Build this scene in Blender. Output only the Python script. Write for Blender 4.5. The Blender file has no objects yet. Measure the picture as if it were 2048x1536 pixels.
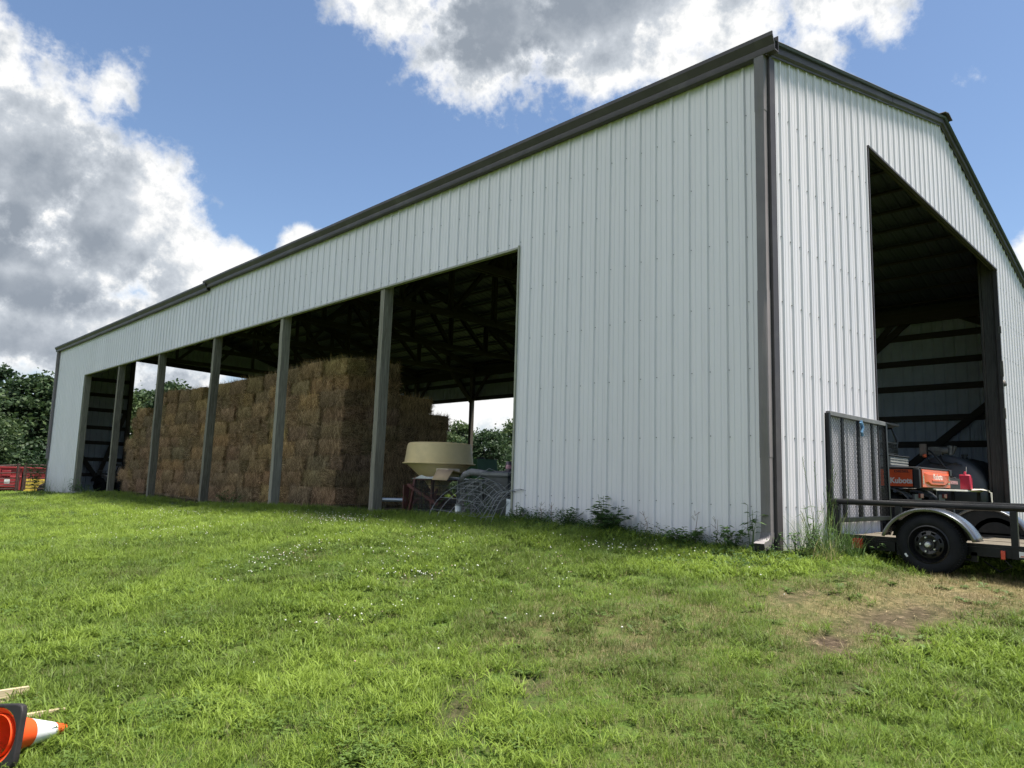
import bpy, bmesh, math, random
import numpy as np
from mathutils import Vector, Matrix, Euler
random.seed(7); RNG = np.random.default_rng(11)
SC = bpy.context.scene
COL = SC.collection
rad = math.radians
V = Vector

# ---------------------------------------------------------------- materials
def newmat(name):
    m = bpy.data.materials.new(name); m.use_nodes = True
    nt = m.node_tree; nt.nodes.clear()
    out = nt.nodes.new('ShaderNodeOutputMaterial')
    return m, nt, out
def N(nt, t, **kw):
    n = nt.nodes.new(t)
    for k, v in kw.items():
        if k in n.inputs: n.inputs[k].default_value = v
        else: setattr(n, k, v)
    return n
def lk(nt, a, b): nt.links.new(a, b)
def ramp(nt, stops, fac=None, interp='LINEAR'):
    r = nt.nodes.new('ShaderNodeValToRGB'); r.color_ramp.interpolation = interp
    el = r.color_ramp.elements
    while len(el) < len(stops): el.new(0.5)
    for e, (p, c) in zip(el, stops):
        e.position = p
        e.color = (*c, 1) if len(c) == 3 else c
    if fac is not None: lk(nt, fac, r.inputs[0])
    return r
def math_n(nt, op, a, b=None, clamp=False):
    n = nt.nodes.new('ShaderNodeMath'); n.operation = op; n.use_clamp = clamp
    for i, x in enumerate((a, b)):
        if x is None: continue
        if isinstance(x, (int, float)): n.inputs[i].default_value = x
        else: lk(nt, x, n.inputs[i])
    return n.outputs[0]
def mix_n(nt, fac, a, b, blend='MIX'):
    n = nt.nodes.new('ShaderNodeMix'); n.data_type = 'RGBA'; n.blend_type = blend
    for sock, x in ((n.inputs[0], fac), (n.inputs[6], a), (n.inputs[7], b)):
        if isinstance(x, (int, float)): sock.default_value = x
        elif isinstance(x, (tuple, list)): sock.default_value = (*x, 1) if len(x) == 3 else x
        else: lk(nt, x, sock)
    return n.outputs[2]
def coords(nt, scale=(1, 1, 1), kind='Object'):
    tc = nt.nodes.new('ShaderNodeTexCoord'); mp = nt.nodes.new('ShaderNodeMapping')
    mp.inputs['Scale'].default_value = scale
    lk(nt, tc.outputs[kind], mp.inputs[0]); return mp.outputs[0]
def noise(nt, vec, scale=5, detail=4, rough=.55, dist=0):
    n = N(nt, 'ShaderNodeTexNoise', Scale=scale, Detail=detail, Roughness=rough, Distortion=dist)
    if vec is not None: lk(nt, vec, n.inputs['Vector'])
    return n.outputs['Fac']
def bump(nt, h, strength=.3, dist=.01):
    b = N(nt, 'ShaderNodeBump', Strength=strength, Distance=dist); lk(nt, h, b.inputs['Height']); return b.outputs[0]
def simple(name, col, rough=.6, metal=0, vary=.25, scale=6, bmp=0, dirt=None, spec=.5, coat=0):
    """principled surface with uneven colour, optional grime patches"""
    m, nt, out = newmat(name)
    p = N(nt, 'ShaderNodeBsdfPrincipled', Roughness=rough, Metallic=metal)
    p.inputs['Specular IOR Level'].default_value = spec
    p.inputs['Coat Weight'].default_value = coat
    co = coords(nt)
    f = noise(nt, co, scale, 6, .6)
    lo = tuple(c * (1 - vary) for c in col); hi = tuple(min(1, c * (1 + vary)) for c in col)
    c = ramp(nt, [(.3, lo), (.7, hi)], f).outputs[0]
    if dirt:
        f2 = ramp(nt, [(.5, (0, 0, 0)), (.68, (1, 1, 1))], noise(nt, co, scale * .45 + 1, 8, .65)).outputs[0]
        c = mix_n(nt, math_n(nt, 'MULTIPLY', f2, dirt[1]), c, dirt[0])
    lk(nt, c, p.inputs['Base Color'])
    r = math_n(nt, 'ADD', math_n(nt, 'MULTIPLY', f, .25), rough - .12, True); lk(nt, r, p.inputs['Roughness'])
    if bmp: lk(nt, bump(nt, noise(nt, co, scale * 8, 4), bmp), p.inputs['Normal'])
    lk(nt, p.outputs[0], out.inputs[0]); return m
MAT = {}

# ---------------------------------------------------------------- mesh builder
class MB:
    def __init__(s): s.v = []; s.f = []; s.mi = []
    def add(s, vs, fs, m=0):
        o = len(s.v); s.v += [tuple(x) for x in vs]
        s.f += [tuple(i + o for i in f) for f in fs]; s.mi += [m] * len(fs); return s
    def box(s, c, d, rot=None, m=0, pivot=None):
        x, y, z = d[0] / 2, d[1] / 2, d[2] / 2
        P = [V((a, b, e)) for a in (-x, x) for b in (-y, y) for e in (-z, z)]
        if rot is not None:
            R = rot if isinstance(rot, Matrix) else Euler(rot).to_matrix()
            P = [R @ p for p in P]
        P = [p + V(c) for p in P]
        return s.add(P, [(0, 1, 3, 2), (4, 6, 7, 5), (0, 4, 5, 1), (2, 3, 7, 6), (0, 2, 6, 4), (1, 5, 7, 3)], m)
    def box2(s, a, b, m=0):
        return s.box([(i + j) / 2 for i, j in zip(a, b)], [abs(j - i) for i, j in zip(a, b)], None, m)
    def bar(s, a, b, w, h, m=0, up=(0, 0, 1), ext=0):
        """rectangular bar from a to b, w across, h along up"""
        a = V(a); b = V(b); d = (b - a).normalized(); u = V(up)
        if abs(d.dot(u)) > .98: u = V((0, 1, 0))
        sd = d.cross(u).normalized(); u = sd.cross(d).normalized()
        a = a - d * ext; b = b + d * ext
        P = [p + sd * (i * w / 2) + u * (j * h / 2) for p in (a, b) for i in (-1, 1) for j in (-1, 1)]
        return s.add(P, [(0, 2, 3, 1), (4, 5, 7, 6), (0, 1, 5, 4), (2, 6, 7, 3), (0, 4, 6, 2), (1, 3, 7, 5)], m)
    def tube(s, pts, r, n=10, m=0, cap=True):
        pts = [V(p) for p in pts]; k = len(pts)
        rs = r if isinstance(r, (list, tuple)) else [r] * k
        T = [((pts[min(i + 1, k - 1)] - pts[max(i - 1, 0)])).normalized() for i in range(k)]
        u = V((0, 0, 1)) if abs(T[0].z) < .9 else V((1, 0, 0))
        u = (u - T[0] * u.dot(T[0])).normalized(); vs = []
        for i in range(k):
            u = (u - T[i] * u.dot(T[i])).normalized(); w = T[i].cross(u)
            for j in range(n):
                a = 2 * math.pi * j / n; vs.append(pts[i] + (u * math.cos(a) + w * math.sin(a)) * rs[i])
        fs = [(i * n + j, i * n + (j + 1) % n, (i + 1) * n + (j + 1) % n, (i + 1) * n + j) for i in range(k - 1) for j in range(n)]
        if cap: fs += [tuple(range(n))[::-1], tuple((k - 1) * n + j for j in range(n))]
        return s.add(vs, fs, m)
    def lathe(s, prof, n=32, M=None, m=0, closed=False, a0=0, a1=2 * math.pi):
        """prof: (r, z) list turned round z; M places it"""
        M = M or Matrix.Identity(4); full = abs(a1 - a0 - 2 * math.pi) < 1e-6
        c = n if full else n + 1; vs = []
        for r, z in prof:
            for j in range(c):
                a = a0 + (a1 - a0) * j / n; vs.append(M @ V((r * math.cos(a), r * math.sin(a), z)))
        k = len(prof); fs = []
        for i in range(k - 1 if not closed else k):
            i2 = (i + 1) % k
            for j in range(n):
                j2 = (j + 1) % c if full else j + 1
                fs.append((i * c + j, i * c + j2, i2 * c + j2, i2 * c + j))
        return s.add(vs, fs, m)
    def prism(s, poly, M, depth, m=0):
        """2D polygon in the local xy plane, extruded along local z"""
        n = len(poly)
        vs = [M @ V((x, y, 0)) for x, y in poly] + [M @ V((x, y, depth)) for x, y in poly]
        fs = [tuple(range(n))[::-1], tuple(range(n, 2 * n))] + [(i, (i + 1) % n, n + (i + 1) % n, n + i) for i in range(n)]
        return s.add(vs, fs, m)
    def mesh(s, name, mats, sharp=32):
        me = bpy.data.meshes.new(name); me.from_pydata(s.v, [], s.f)
        for mt in (mats if isinstance(mats, (list, tuple)) else [mats]): me.materials.append(mt)
        me.polygons.foreach_set('material_index', s.mi)
        if sharp:
            me.polygons.foreach_set('use_smooth', [True] * len(s.f)); me.set_sharp_from_angle(angle=rad(sharp))
        me.update(); return me
    def build(s, name, mats, parent=None, loc=None, bevel=0, sharp=32, fix=False):
        me = s.mesh(name, mats, sharp)
        if fix:
            bm = bmesh.new(); bm.from_mesh(me); bmesh.ops.recalc_face_normals(bm, faces=bm.faces); bm.to_mesh(me); bm.free()
        o = bpy.data.objects.new(name, me); COL.objects.link(o)
        if parent: o.parent = parent
        if loc: o.location = loc
        if bevel:
            b = o.modifiers.new('edge', 'BEVEL'); b.width = bevel; b.segments = 2; b.limit_method = 'ANGLE'; b.angle_limit = rad(40)
        return o
def tag(o, label=None, cat=None, group=None, kind=None):
    if label: o['label'] = label
    if cat: o['category'] = cat
    if group: o['group'] = group
    if kind: o['kind'] = kind
    return o
def thing(name, label, cat, loc=(0, 0, 0), rz=0, group=None):
    o = bpy.data.objects.new(name, None); COL.objects.link(o); o.empty_display_size = .2
    o.location = loc; o.rotation_euler = (0, 0, rz); return tag(o, label, cat, group)
def kids(o): return [c for c in bpy.data.objects if c.parent == o]
def copy_tree(o, parent=None):
    c = o.copy(); COL.objects.link(c)
    if parent: c.parent = parent
    for ch in kids(o): copy_tree(ch, c)
    return c
def text_mesh(body, size, depth, M, mat, name, parent, offset=0, xs=1.0):
    cu = bpy.data.curves.new(name, 'FONT'); cu.body = body; cu.size = size; cu.extrude = depth; cu.offset = offset
    cu.align_x = 'CENTER'; cu.align_y = 'CENTER'
    t = bpy.data.objects.new('tmp_text', cu); COL.objects.link(t)
    bpy.context.view_layer.update()
    me = bpy.data.meshes.new_from_object(t.evaluated_get(bpy.context.evaluated_depsgraph_get()))
    bpy.data.objects.remove(t); me.transform(M @ Matrix.Diagonal((xs, 1, 1, 1))); me.materials.clear(); me.materials.append(mat)
    o = bpy.data.objects.new(name, me); COL.objects.link(o); o.parent = parent; return o

# ---------------------------------------------------------------- camera
CAM = V((-6.93506, -3.40097, 0.9995))
R_ = V((0.71922, -0.69416, 0.02903)); yaw, pit, rol = rad(46.02689), rad(7.45197), rad(1.67762)
fw = V((math.cos(pit) * math.cos(yaw), math.cos(pit) * math.sin(yaw), math.sin(pit)))
rt = V((math.sin(yaw), -math.cos(yaw), 0)); up = rt.cross(fw)
r2 = math.cos(rol) * rt + math.sin(rol) * up; u2 = -math.sin(rol) * rt + math.cos(rol) * up
cd = bpy.data.cameras.new('camera'); cd.sensor_width = 36; cd.lens = 36 * 1460.278 / 2048
cd.clip_start = .05; cd.clip_end = 3000
cam = bpy.data.objects.new('camera', cd); COL.objects.link(cam)
cam.matrix_world = Matrix(((r2.x, u2.x, -fw.x, CAM.x), (r2.y, u2.y, -fw.y, CAM.y), (r2.z, u2.z, -fw.z, CAM.z), (0, 0, 0, 1)))
SC.camera = cam
SC.view_settings.view_transform = 'Standard'; SC.view_settings.look = 'None'; SC.view_settings.gamma = 1
SC.view_settings.exposure = 1.15
SC.cycles.max_bounces = 5; SC.cycles.diffuse_bounces = 4; SC.cycles.glossy_bounces = 3; SC.cycles.transmission_bounces = 4; SC.cycles.transparent_max_bounces = 4; SC.cycles.adaptive_threshold = .02; SC.cycles.caustics_reflective = False; SC.cycles.caustics_refractive = False
SC.cycles.sample_clamp_indirect = 6

# ---------------------------------------------------------------- daylight
SUN_AZ, SUN_EL = -58.0, 72.0          # degrees, azimuth from +x towards +y
sd = V((math.cos(rad(SUN_EL)) * math.cos(rad(SUN_AZ)), math.cos(rad(SUN_EL)) * math.sin(rad(SUN_AZ)), math.sin(rad(SUN_EL))))
sl = bpy.data.lights.new('sun', 'SUN'); sl.energy = 4.8; sl.angle = rad(10); sl.color = (1, .95, .86)
so = bpy.data.objects.new('sun', sl); COL.objects.link(so); so.location = (0, 0, 60)
so.rotation_euler = sd.to_track_quat('Z', 'Y').to_euler()

def build_world():
    w = bpy.data.worlds.new('World'); SC.world = w; w.use_nodes = True
    nt = w.node_tree; nt.nodes.clear()
    out = nt.nodes.new('ShaderNodeOutputWorld'); bg = N(nt, 'ShaderNodeBackground', Strength=.092)
    sky = nt.nodes.new('ShaderNodeTexSky'); sky.sky_type = 'NISHITA'; sky.sun_disc = False
    sky.sun_elevation = rad(SUN_EL); sky.sun_rotation = rad(90 - SUN_AZ)
    sky.air_density = 1.0; sky.dust_density = .6; sky.ozone_density = 2.0; sky.altitude = 200
    tc = nt.nodes.new('ShaderNodeTexCoord'); D = tc.outputs['Generated']
    sx = nt.nodes.new('ShaderNodeSeparateXYZ'); lk(nt, D, sx.inputs[0])
    az = math_n(nt, 'MULTIPLY', math_n(nt, 'ARCTAN2', sx.outputs[1], sx.outputs[0]), 57.2958)
    el = math_n(nt, 'MULTIPLY', math_n(nt, 'ARCSINE', sx.outputs[2]), 57.2958)
    ae = nt.nodes.new('ShaderNodeCombineXYZ'); lk(nt, az, ae.inputs[0]); lk(nt, el, ae.inputs[1])
    # wobble of the cloud outlines
    def fbm(scale, detail, rough, off=(0, 0, 0)):
        mp = nt.nodes.new('ShaderNodeMapping'); mp.inputs['Location'].default_value = off; lk(nt, D, mp.inputs[0])
        return noise(nt, mp.outputs[0], scale, detail, rough)
    n_lo = fbm(7, 3, .5, (3, 1, 2)); n_mid = fbm(16, 10, .62); n_b = fbm(16, 10, .62, (-.010, .006, .016)); n_hi = fbm(60, 6, .6, (5, 5, 5))
    def blob(a, e, ra, re, rot=0, wgt=1):
        mp = nt.nodes.new('ShaderNodeMapping'); mp.vector_type = 'TEXTURE'
        mp.inputs['Location'].default_value = (a, e, 0); mp.inputs['Rotation'].default_value = (0, 0, rad(rot)); mp.inputs['Scale'].default_value = (ra, re, 1)
        lk(nt, ae.outputs[0], mp.inputs[0])
        ln = nt.nodes.new('ShaderNodeVectorMath'); ln.operation = 'LENGTH'; lk(nt, mp.outputs[0], ln.inputs[0])
        return math_n(nt, 'MULTIPLY', math_n(nt, 'SUBTRACT', 1.0, ln.outputs['Value']), wgt)
    def union(L):
        r = None
        for b in L:
            x = blob(*b); r = x if r is None else math_n(nt, 'SMOOTH_MAX', r, x)
            if r.node.operation == 'SMOOTH_MAX': r.node.inputs[2].default_value = .12
        return r
    cloud = union(CLOUDS); grey = union(GREYS)
    cov = math_n(nt, 'ADD', cloud, math_n(nt, 'ADD', math_n(nt, 'MULTIPLY', math_n(nt, 'SUBTRACT', n_mid, .5), 1.45), math_n(nt, 'MULTIPLY', math_n(nt, 'SUBTRACT', n_hi, .5), .26)))
    mask = N(nt, 'ShaderNodeMapRange', interpolation_type='SMOOTHSTEP'); mask.inputs[1].default_value = -.05; mask.inputs[2].default_value = .34
    lk(nt, cov, mask.inputs[0])
    relief = math_n(nt, 'MULTIPLY', math_n(nt, 'SUBTRACT', n_mid, n_b), 2.6)
    g = math_n(nt, 'ADD', grey, math_n(nt, 'ADD', math_n(nt, 'MULTIPLY', math_n(nt, 'SUBTRACT', n_lo, .5), .8), math_n(nt, 'MULTIPLY', math_n(nt, 'SUBTRACT', n_mid, .5), .34)))
    gm = N(nt, 'ShaderNodeMapRange', interpolation_type='SMOOTHSTEP'); gm.inputs[1].default_value = -.3; gm.inputs[2].default_value = .75
    lk(nt, g, gm.inputs[0])
    rim = N(nt, 'ShaderNodeMapRange', interpolation_type='SMOOTHSTEP'); rim.inputs[1].default_value = .08; rim.inputs[2].default_value = .62; lk(nt, cov, rim.inputs[0])
    gmr = math_n(nt, 'MULTIPLY', gm.outputs[0], rim.outputs[0])
    lit = ramp(nt, [(0, CL_WHITE), (.38, CL_MID), (1, CL_GREY)], math_n(nt, 'ADD', gmr, math_n(nt, 'MULTIPLY', math_n(nt, 'MULTIPLY', relief, .85), math_n(nt, 'SUBTRACT', 1.0, math_n(nt, 'MULTIPLY', gmr, .75))), True))
    # thin veil low over the horizon
    veil = N(nt, 'ShaderNodeMapRange', interpolation_type='SMOOTHSTEP'); veil.inputs[1].default_value = 15; veil.inputs[2].default_value = 3; veil.inputs[3].default_value = 0; veil.inputs[4].default_value = .8
    lk(nt, el, veil.inputs[0])
    base = mix_n(nt, 1.0, sky.outputs[0], SKY_TINT, 'MULTIPLY')
    base = mix_n(nt, math_n(nt, 'MULTIPLY', veil.outputs[0], ramp(nt, [(.35, (.35, .35, .35)), (.62, (1, 1, 1))], n_lo).outputs[0]), base, CL_VEIL)
    # below the horizon: dull land colour for the light from underneath
    # added gain: out-of-view clouds on the left brightened to light the side wall
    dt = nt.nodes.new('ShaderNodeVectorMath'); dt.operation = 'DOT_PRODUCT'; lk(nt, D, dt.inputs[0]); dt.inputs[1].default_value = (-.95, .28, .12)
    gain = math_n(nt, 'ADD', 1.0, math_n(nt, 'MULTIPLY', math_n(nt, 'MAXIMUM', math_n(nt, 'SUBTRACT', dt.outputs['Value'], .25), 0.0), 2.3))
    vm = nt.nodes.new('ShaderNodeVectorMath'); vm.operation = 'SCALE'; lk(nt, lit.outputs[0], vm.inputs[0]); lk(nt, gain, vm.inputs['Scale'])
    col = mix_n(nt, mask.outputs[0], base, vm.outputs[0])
    wsp = N(nt, 'ShaderNodeMapRange', interpolation_type='SMOOTHSTEP'); wsp.inputs[1].default_value = .35; wsp.inputs[2].default_value = 1.5; wsp.inputs[4].default_value = .6
    lk(nt, math_n(nt, 'ADD', blob(12.6, 26.8, 1.7, 1.0, 25), math_n(nt, 'MULTIPLY', math_n(nt, 'SUBTRACT', fbm(34, 8, .65, (2, 7, 1)), .5), 3.0)), wsp.inputs[0])
    wz = math_n(nt, 'MULTIPLY', wsp.outputs[0], math_n(nt, 'GREATER_THAN', blob(12.6, 26.8, 2.6, 1.6, 25), 0.0)); col = mix_n(nt, wz, col, CL_WHITE)
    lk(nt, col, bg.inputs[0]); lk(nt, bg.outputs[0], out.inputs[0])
CLOUDS = [(81.5, 19.5, 6.6, 8.2, 0), (75.8, 16.5, 5.6, 6.6, 30), (70.5, 13.2, 5.2, 4.2, 40), (85.5, 24, 4.5, 5, 0), (90, 16, 9, 10, 0), (77.0, 24.6, 3.2, 1.8, -60, .5),
          (74, 9.5, 7, 3.2, 0), (81, 8.5, 7, 3.2, 0), (82, 12, 9, 4, 0), (62.9, 17.2, 2.2, 1.5, -20, .8), (66.6, 14.5, 3, 2.2, 35),
          (48.5, 33.6, 8, 6.2, 0), (57.5, 35, 6, 3.9, 10), (40, 33.5, 9, 6, 0), (30, 34.5, 8, 4.8, 0), (20.5, 34, 5.5, 3.9, 0), (44, 43, 22, 9, 0), (33, 30.5, 3, 1.8, 0, .7), (22.5, 30.9, 3.2, 1.8, 30, .5), (18.4, 31.0, 2.2, 1.8, 0, .5),
          (9.6, 15, 1.9, 2.2, 0, .8), (48, 5.5, 9, 4, 0, .6), (72, 5, 8, 3, 0, .6), (-25, 25, 16, 8, 0), (140, 30, 25, 9, 0), (-110, 35, 30, 16, 0), (170, 32, 34, 22, 0), (130, 28, 22, 14, 0), (-60, 55, 18, 10, 0), (180, 60, 30, 10, 0)]  # among these, wide unseen banks to the left added to light the walls
GREYS = [(79.5, 18.5, 7.5, 6.5, 30, .62), (73, 13.5, 5, 2.6, 40, .45), (82, 7.5, 9, 3.0, 0, .55), (74, 7.0, 8, 2.5, 0, .5), (83, 15.5, 6.5, 4.2, 0, .8), (77, 15.2, 3.2, 2.6, 0, .7), (80, 11.2, 9, 1.8, 0, .8), (82.5, 22.5, 4, 1.6, -20, .4), (70, 11.2, 4, 1.2, 0, .5),
         (50, 33.5, 5.2, 4.2, -20, 1.3), (41, 36, 10, 5, 0, 1.0), (45, 31.5, 3.5, 3, 0, 1.0), (29, 36.5, 6, 2.5, 0, .5), (140, 28, 20, 5, 0), (-25, 23, 12, 4, 0), (-110, 32, 22, 6, 0), (-60, 52, 12, 5, 0), (180, 57, 20, 5, 0)]
CL_WHITE = (5.1, 5.1, 5.05); CL_MID = (3.0, 3.22, 3.5); CL_GREY = (1.5, 1.72, 2.02); CL_VEIL = (2.4, 2.75, 3.2); SKY_TINT = (.80, .81, .82)
build_world()
# ---------------------------------------------------------------- ground
HY = np.array([-300, -60, -12, -6, -3, -1, 0, 1.2, 2.2, 3.6, 7, 10.8, 14.4, 18, 21.8, 25.4, 29.6, 36, 50, 70, 110, 400.])
HZ = np.array([-4, -1.5, -.5, -.12, .1, .235, .33, .35, .42, .45, .40, .28, .2, .2, .22, .06, -.05, -.3, -.75, -1.2, -1.7, -2.5])
def gh(x, y):
    x = np.asarray(x, float); y = np.asarray(y, float)
    h = np.interp(y, HY, HZ); d = np.maximum(0, -x - .2)
    h = h - np.where(d < 8, .118 * d - .0012 * d * d, .118 * 8 - .0012 * 64 + .06 * (np.minimum(d, 120) - 8)) * np.interp(y, [-60, 30, 60], [1, 1, .5])
    h = h - .03 * np.maximum(0, x - 13) * np.clip((60 - np.maximum(0, x - 13)) / 60, .4, 1) * (np.maximum(0, x - 13) < 200)
    h = h + .025 * np.sin(x * .9 + 1.3) * np.sin(y * .7) + .015 * np.sin(2.1 * x + .4 * y) * np.sin(1.7 * y + .5) * (x < -.3)
    return h
def G(x, y): return float(gh(x, y))
def vnoise(x, y, s, seed=0):
    """smooth value noise 0..1"""
    x = np.asarray(x) / s; y = np.asarray(y) / s
    xi = np.floor(x).astype(int); yi = np.floor(y).astype(int); fx = x - xi; fy = y - yi
    def h(i, j):
        n = (i * 374761393 + j * 668265263 + seed * 1442695041) & 0x7fffffff
        n = ((n ^ (n >> 13)) * 1274126177) & 0x7fffffff
        return ((n ^ (n >> 16)) & 0xffff) / 65535.
    fx = fx * fx * (3 - 2 * fx); fy = fy * fy * (3 - 2 * fy)
    return (h(xi, yi) * (1 - fx) + h(xi + 1, yi) * fx) * (1 - fy) + (h(xi, yi + 1) * (1 - fx) + h(xi + 1, yi + 1) * fx) * fy
def el2(x, y, cx, cy, ra, rb, ang):
    c, s = math.cos(rad(ang)), math.sin(rad(ang)); dx = x - cx; dy = y - cy
    return np.sqrt(((dx * c + dy * s) / ra) ** 2 + ((-dx * s + dy * c) / rb) ** 2)
BARE = [(-2.0, -1.33, .26, .2, 20, 1.3), (-1.0, -1.5, 1.0, .26, -20, .85), (-1.1, -.72, .5, .16, -10, .7), (-.1, -1.62, .6, .25, -15, .6), (-4.3, -.4, .38, .14, 40, .72), (-3.84, -.52, .25, .13, 0, .68),
        (-4.06, 1.53, .28, .12, 0, .7), (-3.8, 1.26, .26, .12, 0, .6), (-2.84, 2.1, .4, .2, 0, .45), (-2.69, -1.72, .32, .12, 0, .62), (-3.1, -.5, .34, .12, 10, .62), (-2.1, 0, .4, .15, 0, .4), (-3.0, 3.75, .5, .25, 0, .5),
        (-5.2, -.1, .2, .1, 30, .5), (-2.4, -2.2, .3, .15, 0, .4)]
def bare(x, y):
    b = np.zeros_like(np.asarray(x, float)); w = (vnoise(x, y, .22, 3) - .5) * 1.1 + (vnoise(x, y, .08, 4) - .5) * .9 + (vnoise(x, y, .035, 6) - .5) * .6
    for cx, cy, ra, rb, a, k in BARE: b = np.maximum(b, k * np.clip(1.25 - el2(x, y, cx, cy, ra, rb, a) + w * .7, 0, 1))
    return np.clip(b, 0, 1)
def dry(x, y):
    """dry, thin turf near the trailer"""
    w = (vnoise(x, y, .7, 8) - .5) * .9 + (vnoise(x, y, .25, 9) - .5) * .5
    a = np.clip(1.3 - el2(x, y, .1, -1.5, 2.2, .85, -14) + w * .75, 0, 1)
    b = np.clip(1.2 - el2(x, y, -2.2, -.3, 2.1, .95, -18) + w, 0, 1) * .38
    c = np.clip(1.2 - el2(x, y, -3.9, -1.4, 1.4, .8, 10) + w, 0, 1) * .22
    return np.clip(np.maximum(np.maximum(a, b), c), 0, 1)
def inside(x, y): return (x > .12) & (x < 11.9) & (y > .1) & (y < 29.5)

def axis(lo, hi, fine_lo, fine_hi, step, grow=1.18):
    a = list(np.arange(fine_lo, fine_hi + 1e-6, step)); s = step
    while a[-1] < hi: s *= grow; a.append(a[-1] + s)
    s = step
    while a[0] > lo: s *= grow; a.insert(0, a[0] - s)
    return np.array(a)
def build_ground():
    X = axis(-500, 700, -7.5, 4, .12); Y = axis(-400, 900, -4, 9, .12)
    XX, YY = np.meshgrid(X, Y); x = XX.ravel(); y = YY.ravel(); z = gh(x, y)
    b = bare(x, y); z = z - .012 * b
    nx, ny = len(X), len(Y)
    idx = np.arange(nx * ny).reshape(ny, nx)
    F = np.stack([idx[:-1, :-1], idx[:-1, 1:], idx[1:, 1:], idx[1:, :-1]], -1).reshape(-1, 4)
    me = bpy.data.meshes.new('ground'); me.from_pydata(np.stack([x, y, z], 1).tolist(), [], F.tolist())
    me.polygons.foreach_set('use_smooth', [True] * len(F))
    dirt = np.clip(np.minimum(x / .5, (11.9 - x) / .3) + .3 + (vnoise(x, y, .4, 5) - .5), 0, 1) * ((y > -.3) & (y < 29.8))
    a = me.attributes.new('soil', 'FLOAT', 'POINT'); a.data.foreach_set('value', np.maximum(b, dirt))
    a = me.attributes.new('dry', 'FLOAT', 'POINT'); a.data.foreach_set('value', dry(x, y))
    o = bpy.data.objects.new('ground', me); COL.objects.link(o); tag(o, kind='structure')
    m, nt, out = newmat('ground_mat'); p = N(nt, 'ShaderNodeBsdfPrincipled', Roughness=.95); p.inputs['Specular IOR Level'].default_value = .1
    co = coords(nt); n1 = noise(nt, co, 1.2, 8, .6); n2 = noise(nt, co, 14, 8, .65); n3 = noise(nt, co, .15, 4, .5)
    s = N(nt, 'ShaderNodeAttribute', attribute_name='soil'); d = N(nt, 'ShaderNodeAttribute', attribute_name='dry')
    turf = ramp(nt, [(.3, (.035, .062, .012)), (.5, (.06, .11, .02)), (.72, (.10, .15, .03))], mix_n(nt, .5, n1, n3)).outputs[0]
    turf = mix_n(nt, ramp(nt, [(.42, (0, 0, 0)), (.62, (.6, .6, .6))], n2).outputs[0], turf, (.05, .038, .022))
    soil = ramp(nt, [(.32, (.022, .016, .011)), (.52, (.06, .044, .030)), (.66, (.11, .083, .057)), (.8, (.24, .19, .12))], n2).outputs[0]
    dryc = ramp(nt, [(.35, (.05, .04, .022)), (.6, (.21, .165, .085))], n2).outputs[0]
    c = mix_n(nt, math_n(nt, 'MULTIPLY', d.outputs['Fac'], .8), turf, dryc); c = mix_n(nt, s.outputs['Fac'], c, soil)
    lk(nt, c, p.inputs['Base Color']); lk(nt, bump(nt, n2, .8, .03), p.inputs['Normal']); lk(nt, p.outputs[0], out.inputs[0])
    me.materials.append(m)
build_ground()

# ---------------------------------------------------------------- turf: blade tufts instanced over the lawn
def leaf_mat(name, stops, trans=.4, rough=.55, attr=True, hue=.03):
    m, nt, out = newmat(name); p = N(nt, 'ShaderNodeBsdfPrincipled', Roughness=rough); p.inputs['Specular IOR Level'].default_value = .25
    if attr:
        a = N(nt, 'ShaderNodeAttribute', attribute_name='tone', attribute_type='INSTANCER')
        f = a.outputs['Fac']
    else:
        f = N(nt, 'ShaderNodeObjectInfo').outputs['Random']
    isl = N(nt, 'ShaderNodeNewGeometry').outputs['Random Per Island']
    f = math_n(nt, 'ADD', f, math_n(nt, 'MULTIPLY', math_n(nt, 'SUBTRACT', isl, .5), .34), True)
    c = ramp(nt, stops, f).outputs[0]
    lk(nt, c, p.inputs['Base Color'])
    t = N(nt, 'ShaderNodeBsdfTranslucent'); lk(nt, mix_n(nt, .35, c, (.35, .5, .05), 'MIX') if False else c, t.inputs[0])
    mx = N(nt, 'ShaderNodeMixShader', Fac=trans); lk(nt, p.outputs[0], mx.inputs[1]); lk(nt, t.outputs[0], mx.inputs[2])
    lk(nt, mx.outputs[0], out.inputs[0]); return m
MAT['grass'] = leaf_mat('grass_blade', [(0, (.16, .13, .06)), (.2, (.13, .135, .05)), (.38, (.10, .145, .03)), (.6, (.15, .222, .035)), (.82, (.205, .285, .042)), (1, (.24, .33, .055))], .42)
MAT['straw_blade'] = leaf_mat('straw_blade', [(0, (.30, .23, .11)), (.5, (.22, .19, .09)), (1, (.17, .19, .065))], .25)
MAT['clover'] = leaf_mat('clover_leaf', [(0, (.07, .115, .028)), (.6, (.10, .16, .034)), (1, (.13, .20, .04))], .35)
protos = bpy.data.collections.new('turf_tufts')
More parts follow.
